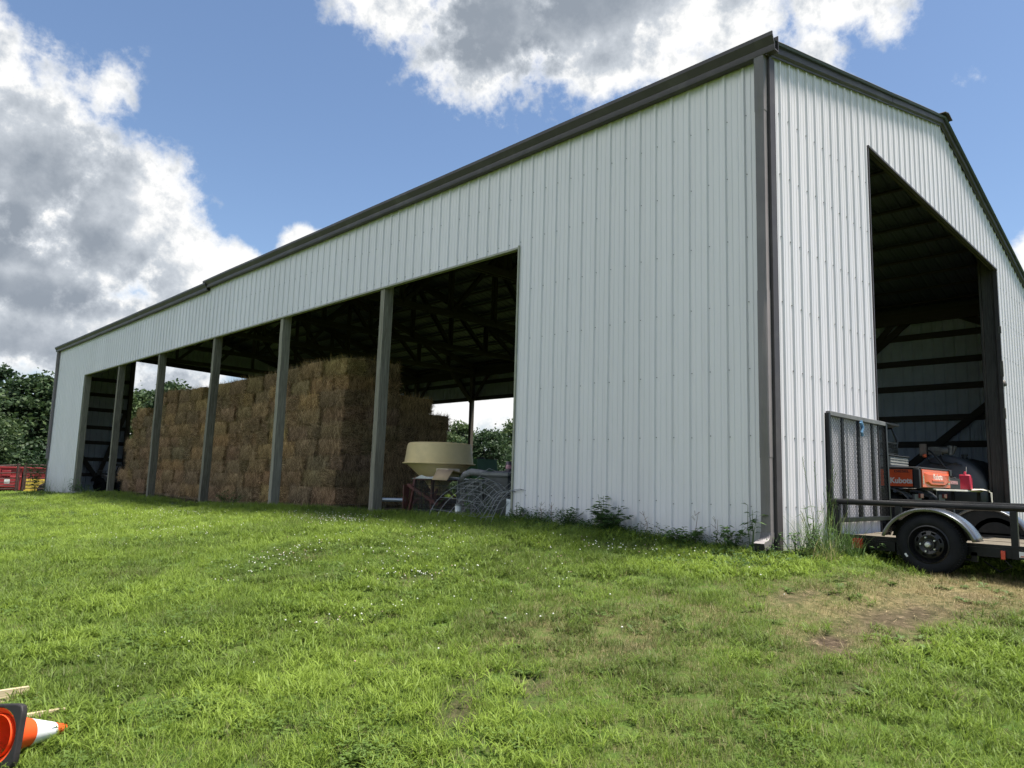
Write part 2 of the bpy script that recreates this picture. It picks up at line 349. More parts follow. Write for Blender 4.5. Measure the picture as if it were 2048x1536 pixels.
def blade(mb, base, d, L, w, bend, lean, seg=3, m=0):
    """one grass blade: d heading, bends over along its length"""
    h = V((math.cos(d), math.sin(d), 0)); side = V((-h.y, h.x, 0)); p = V(base); ang = lean; vs = []
    for i in range(seg + 1):
        t = i / seg; ww = w * (1 - t ** 1.6) * (.75 + .5 * t if t < .5 else 1)
        vs += [p - side * ww / 2, p + side * ww / 2]
        stp = L / seg; p = p + h * math.sin(ang) * stp + V((0, 0, 1)) * math.cos(ang) * stp; ang += bend / seg
    n = len(mb.v); mb.v += [tuple(v) for v in vs[:-1]]
    for i in range(seg - 1): mb.f.append((n + 2 * i, n + 2 * i + 1, n + 2 * i + 3, n + 2 * i + 2)); mb.mi.append(m)
    mb.f.append((n + 2 * seg - 2, n + 2 * seg - 1, n + 2 * seg)); mb.mi.append(m)
def tuft(kind, seed):
    r = random.Random(seed); mb = MB()
    if kind == 'lush':
        for i in range(46):
            a = r.uniform(0, 6.28); q = .13 * math.sqrt(r.random())
            blade(mb, (q * math.cos(a), q * math.sin(a), -.01), r.uniform(0, 6.28), r.uniform(.045, .11), r.uniform(.003, .0062), r.uniform(.4, 1.5), r.uniform(0, .75))
    elif kind == 'crab':
        for j in range(9):
            a = r.uniform(0, 6.28); q = .12 * math.sqrt(r.random()); b = (q * math.cos(a), q * math.sin(a), 0)
            for i in range(r.randint(4, 7)): blade(mb, (b[0], b[1], r.uniform(0, .02)), r.uniform(0, 6.28), r.uniform(.05, .12), r.uniform(.006, .0105), r.uniform(.6, 1.5), r.uniform(.35, 1.1))
    elif kind == 'short':
        for i in range(60):
            a = r.uniform(0, 6.28); q = .14 * math.sqrt(r.random())
            blade(mb, (q * math.cos(a), q * math.sin(a), -.008), r.uniform(0, 6.28), r.uniform(.02, .05), r.uniform(.002, .005), r.uniform(.2, 1.6), r.uniform(0, 1.0))
    elif kind == 'straw':
        for i in range(42):
            a = r.uniform(0, 6.28); q = .14 * math.sqrt(r.random())
            blade(mb, (q * math.cos(a), q * math.sin(a), -.005), r.uniform(0, 6.28), r.uniform(.03, .085), r.uniform(.0018, .004), r.uniform(0, 1.0), r.uniform(.1, 1.35), 2)
    elif kind == 'broad':
        for j in range(3):
            a = r.uniform(0, 6.28); q = .09 * math.sqrt(r.random()); b = V((q * math.cos(a), q * math.sin(a), .0))
            for k in range(r.randint(6, 9)):
                t = r.uniform(0, 6.28); d = V((math.cos(t), math.sin(t), r.uniform(.15, .8))); s = V((-math.sin(t), math.cos(t), 0)); l = r.uniform(.04, .085); w2 = l * r.uniform(.16, .26)
                mb.add([b, b + d * l * .45 + s * w2, b + d * l + V((0, 0, -.3 * l)), b + d * l * .45 - s * w2, b + d * l * .5 - V((0, 0, .004))], [(0, 4, 1), (1, 4, 2), (2, 4, 3), (3, 4, 0)])
    elif kind == 'clover':
        for i in range(34):
            a = r.uniform(0, 6.28); q = .13 * math.sqrt(r.random()); h = r.uniform(.015, .06); b = V((q * math.cos(a), q * math.sin(a), h)); t0 = r.uniform(0, 6.28)
            for k in range(3):
                t = t0 + k * 2.1; d = V((math.cos(t), math.sin(t), r.uniform(-.1, .35))); s = V((-math.sin(t), math.cos(t), 0)); l = r.uniform(.010, .017)
                mb.add([b, b + d * l * .6 + s * l * .5, b + d * l * 1.2, b + d * l * .6 - s * l * .5], [(0, 1, 2, 3)])
    o = bpy.data.objects.new('turf_' + kind, mb.mesh('turf_' + kind, MAT['straw_blade'] if kind == 'straw' else MAT['clover'] if kind in ('clover', 'broad') else MAT['grass'], 0))
    protos.objects.link(o); return o
ORDER = []
for kind, n in (('a_lush', 4), ('b_crab', 3), ('c_short', 3), ('d_straw', 2), ('e_clover', 2), ('f_broad', 2)):
    for i in range(n):
        o = tuft(kind[2:], 5 + i * 13 + len(ORDER) * 7); o.name = 'tuft_%s_%d' % (kind, i); ORDER.append(kind[2:])
KIDX = {k: [i for i, q in enumerate(ORDER) if q == k] for k in set(ORDER)}

def scatter_group(coll):
    ng = bpy.data.node_groups.new('turf_scatter', 'GeometryNodeTree')
    ng.interface.new_socket('Geometry', in_out='INPUT', socket_type='NodeSocketGeometry'); ng.interface.new_socket('Geometry', in_out='OUTPUT', socket_type='NodeSocketGeometry')
    gi = ng.nodes.new('NodeGroupInput'); go = ng.nodes.new('NodeGroupOutput')
    ip = ng.nodes.new('GeometryNodeInstanceOnPoints'); ci = ng.nodes.new('GeometryNodeCollectionInfo')
    ci.inputs['Collection'].default_value = coll; ci.inputs['Separate Children'].default_value = True; ci.inputs['Reset Children'].default_value = True
    def attr(name, t):
        n = ng.nodes.new('GeometryNodeInputNamedAttribute'); n.data_type = t; n.inputs['Name'].default_value = name; return n.outputs[0]
    ng.links.new(gi.outputs[0], ip.inputs['Points']); ng.links.new(ci.outputs[0], ip.inputs['Instance'])
    ip.inputs['Pick Instance'].default_value = True
    ng.links.new(attr('pick', 'INT'), ip.inputs['Instance Index']); ng.links.new(attr('rot', 'FLOAT_VECTOR'), ip.inputs['Rotation']); ng.links.new(attr('scl', 'FLOAT_VECTOR'), ip.inputs['Scale'])
    ng.links.new(ip.outputs[0], go.inputs[0]); return ng
def build_turf():
    pts = []
    yaw0 = rad(46)
    def ring(r0, r1, dens, a0=-.98, a1=.98):
        n = int(dens * (a1 - a0) / 2 * (r1 * r1 - r0 * r0)); r = np.sqrt(RNG.uniform(r0 * r0, r1 * r1, n)); a = RNG.uniform(a0, a1, n) + yaw0
        return np.stack([CAM.x + r * np.cos(a), CAM.y + r * np.sin(a), r], 1)
    for r0, r1, d in ((1.2, 4, 330), (4, 6, 270), (6, 8.5, 190), (8.5, 12, 120), (12, 17, 70), (17, 26, 36), (26, 45, 14), (45, 75, 5)): pts.append(ring(r0, r1, d * TURF))
    P = np.concatenate(pts); x, y, r = P.T
    keep = ~((x > .05) & (x < 12.1) & (y > .03) & (y < 29.7))
    keep |= (x > .05) & (x < .75) & (y > 3.8) & (y < 25) & (RNG.random(len(x)) < np.clip(.6 - x, 0, 1))
    b = bare(x, y); dr = dry(x, y)
    lot = np.clip(b * 1.15, 0, .95) + dr * .15
    keep &= RNG.random(len(x)) > lot
    x, y, r, b, dr = x[keep], y[keep], r[keep], b[keep], dr[keep]; n = len(x)
    z = gh(x, y)
    big = vnoise(x, y, 1.6, 21) * .55 + vnoise(x, y, .55, 22) * .45
    u = RNG.random(n); pick = np.zeros(n, int)
    def choose(k, sel): pick[sel] = RNG.choice(KIDX[k], sel.sum())
    choose('lush', np.ones(n, bool))
    choose('crab', u < np.clip((vnoise(x, y, .8, 31) - .3) * 1.9, .12, .8))
    choose('short', (u > .72) | (RNG.random(n) < dr * .8))
    choose('straw', RNG.random(n) < dr * .85 + .07 + b * .5)
    cl = vnoise(x, y, .9, 41) * .7 + vnoise(x, y, .3, 42) * .3
    near_fl = np.clip(1.3 - el2(x, y, -2.9, 3.0, 2.0, 1.2, 60), 0, 1)
    choose('clover', RNG.random(n) < np.clip((cl - .6) * 1.1, 0, .13) * (1 - dr) + near_fl * .15)
    choose('broad', (RNG.random(n) < .015 + .06 * np.clip(vnoise(x, y, .5, 71) - .62, 0, 1) * 3) & (r < 14))
    tone = np.clip(.66 + (big - .5) * .75 - dr * .42 + RNG.normal(0, .07, n) - b * .2 + .1 * (vnoise(x, y, 5, 51) - .5), .02, 1)
    yel = np.clip(1.2 - el2(x, y, -2.2, 10, 3.5, 7, 0), 0, 1) * .10; tone = np.clip(tone + yel, 0, 1)
    s = RNG.uniform(.75, 1.2, n) * np.interp(r, [2, 6, 12, 25, 45, 75], [.78, .95, 1.15, 1.5, 2.1, 3]) * (1 - .2 * dr)
    hgt = np.interp(r, [2, 8, 20, 45], [1, 1, .85, .6]) * (1 + .5 * np.clip(.25 - np.abs(x + .1), 0, 1) * (y > 0))
    me = bpy.data.meshes.new('grass'); me.from_pydata(np.stack([x, y, z], 1).tolist(), [], [])
    def at(nm, t, key, data): a = me.attributes.new(nm, t, 'POINT'); a.data.foreach_set(key, np.ascontiguousarray(data).ravel())
    at('pick', 'INT', 'value', pick.astype(np.int32)); at('tone', 'FLOAT', 'value', tone.astype(np.float32))
    at('rot', 'FLOAT_VECTOR', 'vector', np.stack([RNG.normal(0, .12, n), RNG.normal(0, .12, n), RNG.uniform(0, 6.28, n)], 1).astype(np.float32))
    at('scl', 'FLOAT_VECTOR', 'vector', np.stack([s, s, s * hgt], 1).astype(np.float32))
    o = bpy.data.objects.new('grass', me); COL.objects.link(o); tag(o, 'mown green lawn of grass and clover in front of the barn', 'grass', kind='stuff')
    md = o.modifiers.new('scatter', 'NODES'); md.node_group = scatter_group(protos)
TURF = 1.0
build_turf()

def build_clover_flowers():
    P = []
    def patch(cx, cy, ra, rb, ang, n):
        n = int(n * .72)
        q = np.sqrt(RNG.random(n)) * RNG.uniform(.2, 1.25, n); a = RNG.uniform(0, 6.28, n); dx = q * ra * np.cos(a); dy = q * rb * np.sin(a); c, s = math.cos(rad(ang)), math.sin(rad(ang))
        P.extend(zip(cx + dx * c - dy * s, cy + dx * s + dy * c))
    patch(-3.1, 3.9, 1.5, .6, 40, 150); patch(-2.85, 2.1, .8, .25, -40, 55); patch(-2.0, 3.2, 2.0, 1.0, 40, 130); patch(-.75, 1.2, 1.2, .28, 115, 70); patch(-1.1, 6.3, 2.2, .7, 80, 330)
    patch(-3.9, 1.4, 1.0, .4, 0, 36); patch(-1.5, 12, 1.3, 6, 0, 300); patch(-3, 8, 1.6, 3, 0, 180); patch(-1.6, 1.5, 1.6, 1.2, 0, 60); patch(-2, 22, 1.5, 6, 0, 120); patch(-3.4, .5, 2.5, 1.2, -20, 30); patch(-5.2, 1.4, .8, .8, 0, 8)
    mb = MB(); ico = bmesh.new(); bmesh.ops.create_icosphere(ico, subdivisions=1, radius=1)
    vs = [v.co.copy() for v in ico.verts]; fs = [tuple(v.index for v in f.verts) for f in ico.faces]; ico.free()
    for x, y in P:
        if x > -.15 and y > -.05: continue
        h = random.uniform(.035, .085); z = G(x, y); rr = random.uniform(.0045, .008); o = V((x + random.gauss(0, .01), y + random.gauss(0, .01), z + h))
        m = 1 if random.random() < .2 else 0
        mb.add([o + V((v.x * rr * random.uniform(.8, 1.2), v.y * rr * random.uniform(.8, 1.2), v.z * rr * .85)) for v in vs], fs, m)
        mb.tube([(x, y, z), o - V((0, 0, rr * .6))], .0012, 3, 2, False)
    tag(mb.build('clover_flowers', [simple('clover_white', (.62, .62, .55), .9), simple('clover_old', (.35, .24, .18), .9), simple('clover_stem', (.10, .17, .05), .8)], sharp=0), 'small white clover blossoms scattered over the lawn', 'flowers', kind='stuff')
build_clover_flowers()
# ---------------------------------------------------------------- barn: 40 x 96 ft steel-clad pole barn
W, L = 11.9, 29.6; RX = 6.0; EZ, RZ, EZ2 = 5.63, 7.10, 5.37
def rz(x): return EZ + (RZ - EZ) * x / RX if x < RX else RZ - (RZ - EZ2) * (x - RX) / (W - RX)
def siding_mat(name, base):
    m, nt, out = newmat(name); p = N(nt, 'ShaderNodeBsdfPrincipled', Roughness=.36); p.inputs['Specular IOR Level'].default_value = .5
    co = coords(nt); st = coords(nt, (1.2, 1.2, .12)); f = noise(nt, st, 7, 6, .6)
    c = ramp(nt, [(.3, tuple(b * .965 for b in base)), (.7, tuple(min(1, b * 1.02) for b in base))], f).outputs[0]
    # chalky run-off streaks, scuffs and mud splash near the ground
    s2 = noise(nt, coords(nt, (9, 9, .35)), 3, 5, .7); c = mix_n(nt, math_n(nt, 'MULTIPLY', ramp(nt, [(.60, (0, 0, 0)), (.78, (1, 1, 1))], s2).outputs[0], .22), c, (.30, .30, .25))
    sc = ramp(nt, [(.665, (0, 0, 0)), (.71, (1, 1, 1))], noise(nt, coords(nt, (6, 6, 2.2)), 5, 9, .72)).outputs[0]
    sx = nt.nodes.new('ShaderNodeSeparateXYZ'); lk(nt, co, sx.inputs[0])
    low = N(nt, 'ShaderNodeMapRange'); low.inputs[1].default_value = 1.9; low.inputs[2].default_value = .5; lk(nt, sx.outputs[2], low.inputs[0])
    c = mix_n(nt, math_n(nt, 'MULTIPLY', sc, math_n(nt, 'MULTIPLY', low.outputs[0], .75)), c, (.16, .13, .09))
    mud = N(nt, 'ShaderNodeMapRange'); mud.inputs[1].default_value = .95; mud.inputs[2].default_value = .3; lk(nt, math_n(nt, 'ADD', sx.outputs[2], math_n(nt, 'MULTIPLY', noise(nt, co, 3, 6), .5)), mud.inputs[0])
    c = mix_n(nt, math_n(nt, 'MULTIPLY', mud.outputs[0], .35), c, (.27, .27, .20))
    # each sheet weathers a little differently
    sh = math_n(nt, 'FLOOR', math_n(nt, 'DIVIDE', math_n(nt, 'ADD', math_n(nt, 'ADD', sx.outputs[0], sx.outputs[1]), 40.62), .9144)); wn = N(nt, 'ShaderNodeTexWhiteNoise', noise_dimensions='1D'); lk(nt, sh, wn.inputs['W'])
    c = mix_n(nt, 1.0, c, ramp(nt, [(0, (.93, .93, .925)), (1, (1, 1, 1))], wn.outputs['Value']).outputs[0], 'MULTIPLY')
    lk(nt, c, p.inputs['Base Color'])
    lk(nt, bump(nt, noise(nt, coords(nt, (1, 1, .35)), 2.2, 3, .5), .2, .04), p.inputs['Normal'])
    lk(nt, p.outputs[0], out.inputs[0]); return m
def wood_mat(name, a, b, c2, axis='z', rough=.85):
    m, nt, out = newmat(name); p = N(nt, 'ShaderNodeBsdfPrincipled', Roughness=rough); p.inputs['Specular IOR Level'].default_value = .2
    s = {'z': (14, 14, .9), 'y': (14, .9, 14), 'x': (.9, 14, 14)}[axis]
    g = noise(nt, coords(nt, s), 3, 8, .65, .6); k = noise(nt, coords(nt, tuple(x * .35 for x in s)), 3.3, 4, .5, 1.2)
    col = ramp(nt, [(.28, a), (.5, b), (.72, c2)], g).outputs[0]
    col = mix_n(nt, ramp(nt, [(.66, (0, 0, 0)), (.74, (.8, .8, .8))], k).outputs[0], col, tuple(x * .35 for x in a))
    tone = N(nt, 'ShaderNodeObjectInfo').outputs['Random']
    col = mix_n(nt, .35, col, ramp(nt, [(0, a), (1, c2)], tone).outputs[0])
    lk(nt, col, p.inputs['Base Color']); lk(nt, bump(nt, g, .5, .01), p.inputs['Normal']); lk(nt, p.outputs[0], out.inputs[0]); return m
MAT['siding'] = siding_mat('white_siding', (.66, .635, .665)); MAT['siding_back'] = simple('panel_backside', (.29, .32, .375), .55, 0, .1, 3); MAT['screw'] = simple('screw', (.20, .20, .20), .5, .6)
MAT['trim'] = simple('bronze_trim', (.056, .048, .051), .5, 0, .12, 3, 0, ((.16, .15, .14), .25), .3)
MAT['spout'] = simple('downspout_paint', (.185, .165, .168), .5, 0, .12, 3, 0, ((.2, .19, .18), .3), .4)
MAT['post'] = wood_mat('treated_post', (.07, .064, .05), (.18, .168, .135), (.33, .31, .26))
MAT['postd'] = wood_mat('old_timber', (.045, .038, .032), (.085, .072, .060), (.13, .11, .09))
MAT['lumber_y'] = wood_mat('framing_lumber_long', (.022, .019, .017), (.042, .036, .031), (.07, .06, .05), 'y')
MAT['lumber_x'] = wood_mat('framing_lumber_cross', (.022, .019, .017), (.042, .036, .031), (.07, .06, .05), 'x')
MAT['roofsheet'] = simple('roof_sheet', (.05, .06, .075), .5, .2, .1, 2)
barn = thing('pole_barn', 'long white metal-sided pole barn with open bays and bronze gutters', 'barn', (0, 0, 0))

PITCH = .2286
def rib_profile(s0, s1, first, pitch, breaks=()):
    """(s, out) of an agricultural panel: tall rib every pitch, two low ribs between"""
    pts = []
    k0 = int(math.floor((s0 - first) / pitch)) - 1; k1 = int(math.ceil((s1 - first) / pitch)) + 1
    for k in range(k0, k1):
        c = first + k * pitch; q = pitch / .2286
        for ds, o in ((-.027, 0), (-.012, .020), (.012, .020), (.027, 0), (.064, 0), (.070, .0045), (.084, .0045), (.090, 0), (.138, 0), (.144, .0045), (.158, .0045), (.164, 0)): pts.append((c + ds * q, o))
    S = [a for a, _ in pts]; O = [b for _, b in pts]
    ev = lambda s: float(np.interp(s, S, O))
    brk = sorted([s0, s1] + list(breaks)); out = [(s, o) for s, o in pts if s0 < s < s1] + [(s, ev(s)) for s in brk if s0 <= s <= s1]
    return sorted(set((round(a, 5), b) for a, b in out))
def sheet(mb, prof, place, lo, hi, m=0):
    """vertical strips following the profile; place(s, out, z) gives the point"""
    n = len(mb.v)
    for s, o in prof: mb.v += [tuple(place(s, o, lo(s))), tuple(place(s, o, hi(s)))]
    for i in range(len(prof) - 1): mb.f.append((n + 2 * i, n + 2 * i + 2, n + 2 * i + 3, n + 2 * i + 1)); mb.mi.append(m)
def screws(mb, ss, zz, place, lo, hi, m=1):
    for s in ss:
        for z in zz:
            if not (lo(s) + .05 < z < hi(s) - .06): continue
            if random.random() < .03: continue
            c = place(s + random.gauss(0, .002), .001, z + random.gauss(0, .006)); e = place(s, .008, z) - place(s, 0, z); u = V((0, 0, .0058)); w_ = e.normalized().cross(u)
            ring = [c + u * math.cos(a) + w_ * math.sin(a) for a in [k * math.pi / 3 for k in range(6)]]
            mb.add([*ring, *[p + e for p in ring]], [(6, 7, 8, 9, 10, 11)] + [(i, (i + 1) % 6, 6 + (i + 1) % 6, 6 + i) for i in range(6)], m)
SZ = [4.98, 4.317, 3.61, 2.91, 2.2075, 1.514, .80]
def wall(name, kind, spans, label=None):
    """kind: front/back/near/far; spans: list of (s0, s1, lo(s), hi(s))"""
    if kind == 'front': place = lambda s, o, z: V((-o, s, z)); first = .292; pit = PITCH; off = -.033
    elif kind == 'back': place = lambda s, o, z: V((W + o, s, z)); first = .292; pit = PITCH; off = -.033
    elif kind == 'near': place = lambda s, o, z: V((s, -o, z)); first = .243; pit = .2215; off = -.033
    else: place = lambda s, o, z: V((s, L + o, z)); first = .243; pit = .2215; off = -.033
    mb = MB()
    for s0, s1, lo, hi, brk in spans:
        sheet(mb, rib_profile(s0, s1, first, pit, brk), place, lo, hi)
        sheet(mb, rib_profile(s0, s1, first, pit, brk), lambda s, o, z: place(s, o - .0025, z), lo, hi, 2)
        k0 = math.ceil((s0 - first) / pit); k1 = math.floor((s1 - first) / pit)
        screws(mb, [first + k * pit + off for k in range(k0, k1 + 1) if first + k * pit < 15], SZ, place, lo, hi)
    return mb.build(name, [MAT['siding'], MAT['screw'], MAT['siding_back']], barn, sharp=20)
HZf = 4.24; HZb = 4.03; O0, O1 = 3.70, 25.55; D0, D1 = 2.72, 9.20
gl = lambda x: 0; low_f = lambda s: G(-.05, s) - .15
dz = lambda x: 5.51 - .0335 * (x - D0)
eave_hi = lambda s: EZ - .03
wall('side_wall', 'front', [(.0, O0, low_f, eave_hi, ()), (O0, O1, lambda s: HZf, eave_hi, ()), (O1, L, low_f, eave_hi, ())])
wall('rear_wall', 'back', [(0, O0, lambda s: G(W, s) - .15, lambda s: EZ2 - .1, ()), (O0, O1, lambda s: HZb, lambda s: EZ2 - .1, ()), (O1, L, lambda s: G(W, s) - .15, lambda s: EZ2 - .1, ())])
top = lambda x: rz(x) - .06
wall('gable_wall', 'near', [(.0, D0, lambda x: G(x, -.05) - .15, top, ()), (D0, D1, dz, top, (RX,)), (D1, W, lambda x: G(x, -.05) - .15, top, ())])
wall('far_gable_wall', 'far', [(.0, 2.8, lambda x: G(x, L) - .15, top, ()), (2.8, 9.1, lambda x: 5.5 - .035 * (x - 2.8), top, (RX,)), (9.1, W, lambda x: G(x, L) - .15, top, ())])

# roof: ribbed sheets on both slopes, with ridge cap
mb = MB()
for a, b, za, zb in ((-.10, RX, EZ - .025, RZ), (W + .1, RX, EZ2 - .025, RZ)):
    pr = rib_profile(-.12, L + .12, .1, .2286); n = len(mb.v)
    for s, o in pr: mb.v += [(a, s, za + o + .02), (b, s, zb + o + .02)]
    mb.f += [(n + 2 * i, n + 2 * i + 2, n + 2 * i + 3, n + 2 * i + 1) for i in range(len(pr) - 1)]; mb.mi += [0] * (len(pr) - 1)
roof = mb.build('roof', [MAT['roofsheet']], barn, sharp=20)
mb = MB()
for sgn in (-1, 1): mb.bar((RX, -.14, RZ + .075), (RX + sgn * .18, -.14, RZ + .075 - .045), .01, .01)
mb = MB(); cs = [(RX - .2, RZ + .03), (RX - .19, RZ + .045), (RX, RZ + .095), (RX + .19, RZ + .045), (RX + .2, RZ + .03), (RX, RZ + .078)]
mb.prism(cs, Matrix(((1, 0, 0, 0), (0, 0, 1, -.16), (0, 1, 0, 0), (0, 0, 0, 1))), L + .32); mb.build('ridge_cap', MAT['trim'], barn, fix=True)
# rake trim along both gables: fascia face, returned top lip, little bottom hem
def rake(x0, x1, y, dy):
    mb = MB(); n = 10; xs = [x0 + (x1 - x0) * i / n for i in range(n + 1)]
    prof = [(.0, -.085), (.016, -.092), (.018, -.072), (.05, -.055), (.052, .085), (.04, .10), (-.12, .092), (-.12, .082), (.0, .082)]
    for x in xs:
        wob = random.gauss(0, .003)
        for o, dz_ in prof: mb.v.append((x, y + dy * (o + wob + .02), rz(x) + dz_))
    k = len(prof)
    for i in range(n):
        for j in range(k): mb.f.append((i * k + j, i * k + (j + 1) % k, (i + 1) * k + (j + 1) % k, (i + 1) * k + j)); mb.mi.append(0)
    mb.f += [tuple(range(k)), tuple(range(n * k, n * k + k))]; mb.mi += [0, 0]
    mb.build('rake_trim', MAT['trim'], barn, fix=True, sharp=25)
for y, dy in ((0, -1), (L, 1)): rake(-.1, 3.62, y, dy); rake(3.625, RX, y, dy); rake(RX + .004, W + .1, y, dy)
# gutters (K profile) with end caps
def gutter(y0, y1, zt, x, sg, name='gutter'):
    mb = MB(); pr = [(0, 0), (0, -.13), (.075, -.13), (.085, -.10), (.082, -.085), (.125, -.03), (.125, .0), (.112, .0), (.112, -.02), (.07, -.085), (.072, -.118), (.01, -.118), (.01, 0)]
    n = max(2, int((y1 - y0) / 1.4)); k = len(pr)
    for i in range(n + 1):
        y = y0 + (y1 - y0) * i / n; sag = random.gauss(0, .004)
        for o, z in pr: mb.v.append((x - sg * (o * 1.15 + .02), y, zt + z * 1.42 + sag))
    for i in range(n): mb.f += [(i * k + j, i * k + (j + 1) % k, (i + 1) * k + (j + 1) % k, (i + 1) * k + j) for j in range(k)]; mb.mi += [0] * k
    mb.f += [tuple(range(k)), tuple(range(n * k, n * k + k))]; mb.mi += [0, 0]
    return mb.build(name, MAT['trim'], barn, fix=True, sharp=25)
gutter(-.13, 14.9, EZ + .085, -.005, 1); gutter(14.75, L + .12, EZ + .02, -.004, 1); gutter(-.1, L + .1, EZ2 + .05, W + .005, -1)
mb = MB(); mb.box2((.004, .03, EZ - .20), (0.10, L - .03, EZ - .02)); mb.box2((W - .1, .03, EZ2 - .2), (W - .004, L - .03, EZ2 - .02)); mb.build('fascia_board', MAT['trim'], barn)
# corner trims
for x, y, sx, sy in ((0, 0, 1, -1), (W, 0, -1, -1), (0, L, 1, 1), (W, L, -1, 1)):
    mb = MB(); zt = rz(x) - .1; zb = G(x, y) - .1
    mb.box2((x - sx * .026, y + sy * .0235, zb), (x + sx * .085, y + sy * .028, zt)); mb.box2((x - sx * .03, y + sy * .028, zb), (x - sx * .0255, y - sy * .085, zt))
    mb.build('corner_trim', MAT['trim'], barn)
# downspouts: fluted boxes with a joint, an elbow and straps
def spout(x0, yc, dx, zt, zb, sgn, elbow=True):
    w, d = .105, .078; mb = MB(); nf = 7
    def ring(cx, cz, ang, sc=1.0):
        pts = []
        for i in range(nf + 1):
            t = -w / 2 + w * i / nf; pts.append((t, d / 2)); 
            if i < nf: pts.append((t + w / nf * .5, d / 2 - .005))
        pts += [(w / 2, -d / 2), (-w / 2, -d / 2)]
        return pts
    pr = ring(0, 0, 0); k = len(pr)
    def sect(z, off, tilt, sc=1.0):
        for t, o in pr:
            oo = o * sc; mb.v.append((x0 + dx * (d / 2 + .004 + off + oo * math.cos(tilt)), yc + t * sc * sgn, z + oo * math.sin(tilt)))
    levels = [(zt, 0, 0, 1), (zt - .62, 0, 0, 1), (zt - .625, 0, 0, .94), (zt - .75, 0, 0, .94), (zt - 2.55, 0, 0, .94), (zt - 2.56, 0, 0, 1.0), (zt - 4.25, 0, 0, 1.0), (zt - 4.255, 0, 0, .95)]
    if elbow: levels += [(zb + .20, 0, 0, .95), (zb + .20, 0, .0, 1.02), (zb + .17, .006, .2, 1.02), (zb + .13, .025, .5, 1.02), (zb + .10, .06, .85, 1.02), (zb + .085, .11, 1.15, 1.02), (zb + .065, .17, 1.25, 1.02)]
    else: levels += [(zb, 0, 0, .95)]
    for q in levels: sect(*q)
    for i in range(len(levels) - 1): mb.f += [(i * k + j, i * k + (j + 1) % k, (i + 1) * k + (j + 1) % k, (i + 1) * k + j) for j in range(k)]; mb.mi += [0] * k
    mb.f.append(tuple((len(levels) - 1) * k + j for j in range(k))); mb.mi.append(1)
    return mb.build('downspout', [MAT['spout'], simple('spout_mouth', (.012, .012, .012), .9)], barn, fix=True, sharp=25)
spout(-.028, .055, -1, EZ - .09, .36, 1); spout(-.028, L - .1, -1, EZ - .1, 2.2, 1, False); spout(W + .03, .1, 1, EZ2 - .1, .4, 1, False)
# trims of the openings
mb = MB()
mb.box2((-.024, O0 - .0, HZf - .028), (.05, O1, HZf)); mb.box2((-.026, O0 - .004, G(0, O0) - .1), (.05, O0 + .022, HZf + .02)); mb.box2((-.024, O1 - .02, -.1), (.05, O1 + .004, HZf))
mb.build('opening_trim', simple('weathered_trim', (.27, .27, .22), .7, 0, .2, 5), barn)
mb = MB(); mb.bar((D0, -.012, dz(D0) - .012), (D1, -.012, dz(D1) - .012), .05, .028); mb.box2((D0 - .005, -.03, .2), (D0 + .016, .04, dz(D0))); mb.box2((D1 - .016, -.03, .2), (D1 + .005, .04, dz(D1)))
mb.build('door_trim', MAT['trim'], barn)
# posts along the open side and the back
PB = 3.655
for k in range(9):
    yc = 7.125 + PB * (k - 1)
    if k == 8: yc = L - .1
    if k == 0: yc = O0 - .13
    if k == 7: continue
    if k == 6: yc = O1 - .02
    z0 = G(.09, yc) - .3; mb = MB(); dy = .125 if k != 6 else .17
    if k == 8: continue
    if k == 0: mb.box2((.03, yc - .07, z0), (.2, yc + .07, rz(.1) - .1))
    else:
        n = 14; vs = MB(); lean = random.gauss(0, .004)
        for i in range(n + 1):
            z = z0 + (5.3 - z0) * i / n; wx = random.gauss(0, .0025); wy = random.gauss(0, .0025) + lean * i
            for a, b in ((.004, -dy / 2), (.004, dy / 2), (.018, dy / 2 + .0), (.19, dy / 2), (.19, -dy / 2)): vs.v.append((a + wx, yc + b + wy, z))
        for i in range(n): vs.f += [(i * 5 + j, i * 5 + (j + 1) % 5, i * 5 + 5 + (j + 1) % 5, i * 5 + 5 + j) for j in range(5)]; vs.mi += [0] * 5
        vs.f += [tuple(range(5)), tuple(range(n * 5, n * 5 + 5))]; vs.mi += [0, 0]; mb = vs
    mb.build('post', MAT['post'], barn, bevel=.006, fix=True, sharp=40)
for k in range(1, 8):
    yc = 3.655 * k + (.0 if k > 1 else .0); mb = MB(); mb.box2((W - .16, yc - .07, G(W, yc) - .3), (W - .02, yc + .07, EZ2 - .05)); mb.build('post', MAT['postd'], barn)
    mb = MB(); z0 = HZb + .05
    for sg in (-1, 1): mb.bar((W - .09, yc + sg * .06, z0 - .05), (W - .09, yc + sg * 1.1, EZ2 - .15), .13, .04, up=(1, 0, 0))
    mb.bar((W - .16, yc, HZb - .05), (W - 1.35, yc, EZ2 - .18), .04, .14); mb.build('knee_brace', MAT['lumber_y'], barn)
for x, y in ((D0 - .11, .11), (2.7, L - .11), (D1 + .17, L - .11), (W - .1, .12), (W - .1, L - .12), (.1, L - .12)):
    mb = MB(); mb.box2((x - .07, y - .08, G(x, y) - .3), (x + .07, y + .08, rz(x) - .15)); mb.build('post', MAT['postd'], barn)
mb = MB(); mb.box2((D1 + .02, .035, .1), (D1 + .17, .25, dz(D1) + .5)); mb.box2((D1 + .03, .254, .1), (D1 + .16, .30, dz(D1) + .5)); mb.build('door_post', wood_mat('dark_grain', (.022, .020, .020), (.055, .05, .05), (.10, .092, .09)), barn, bevel=.008)
MAT['rusty'] = simple('rusty_hardware', (.12, .11, .10), .6, .5)
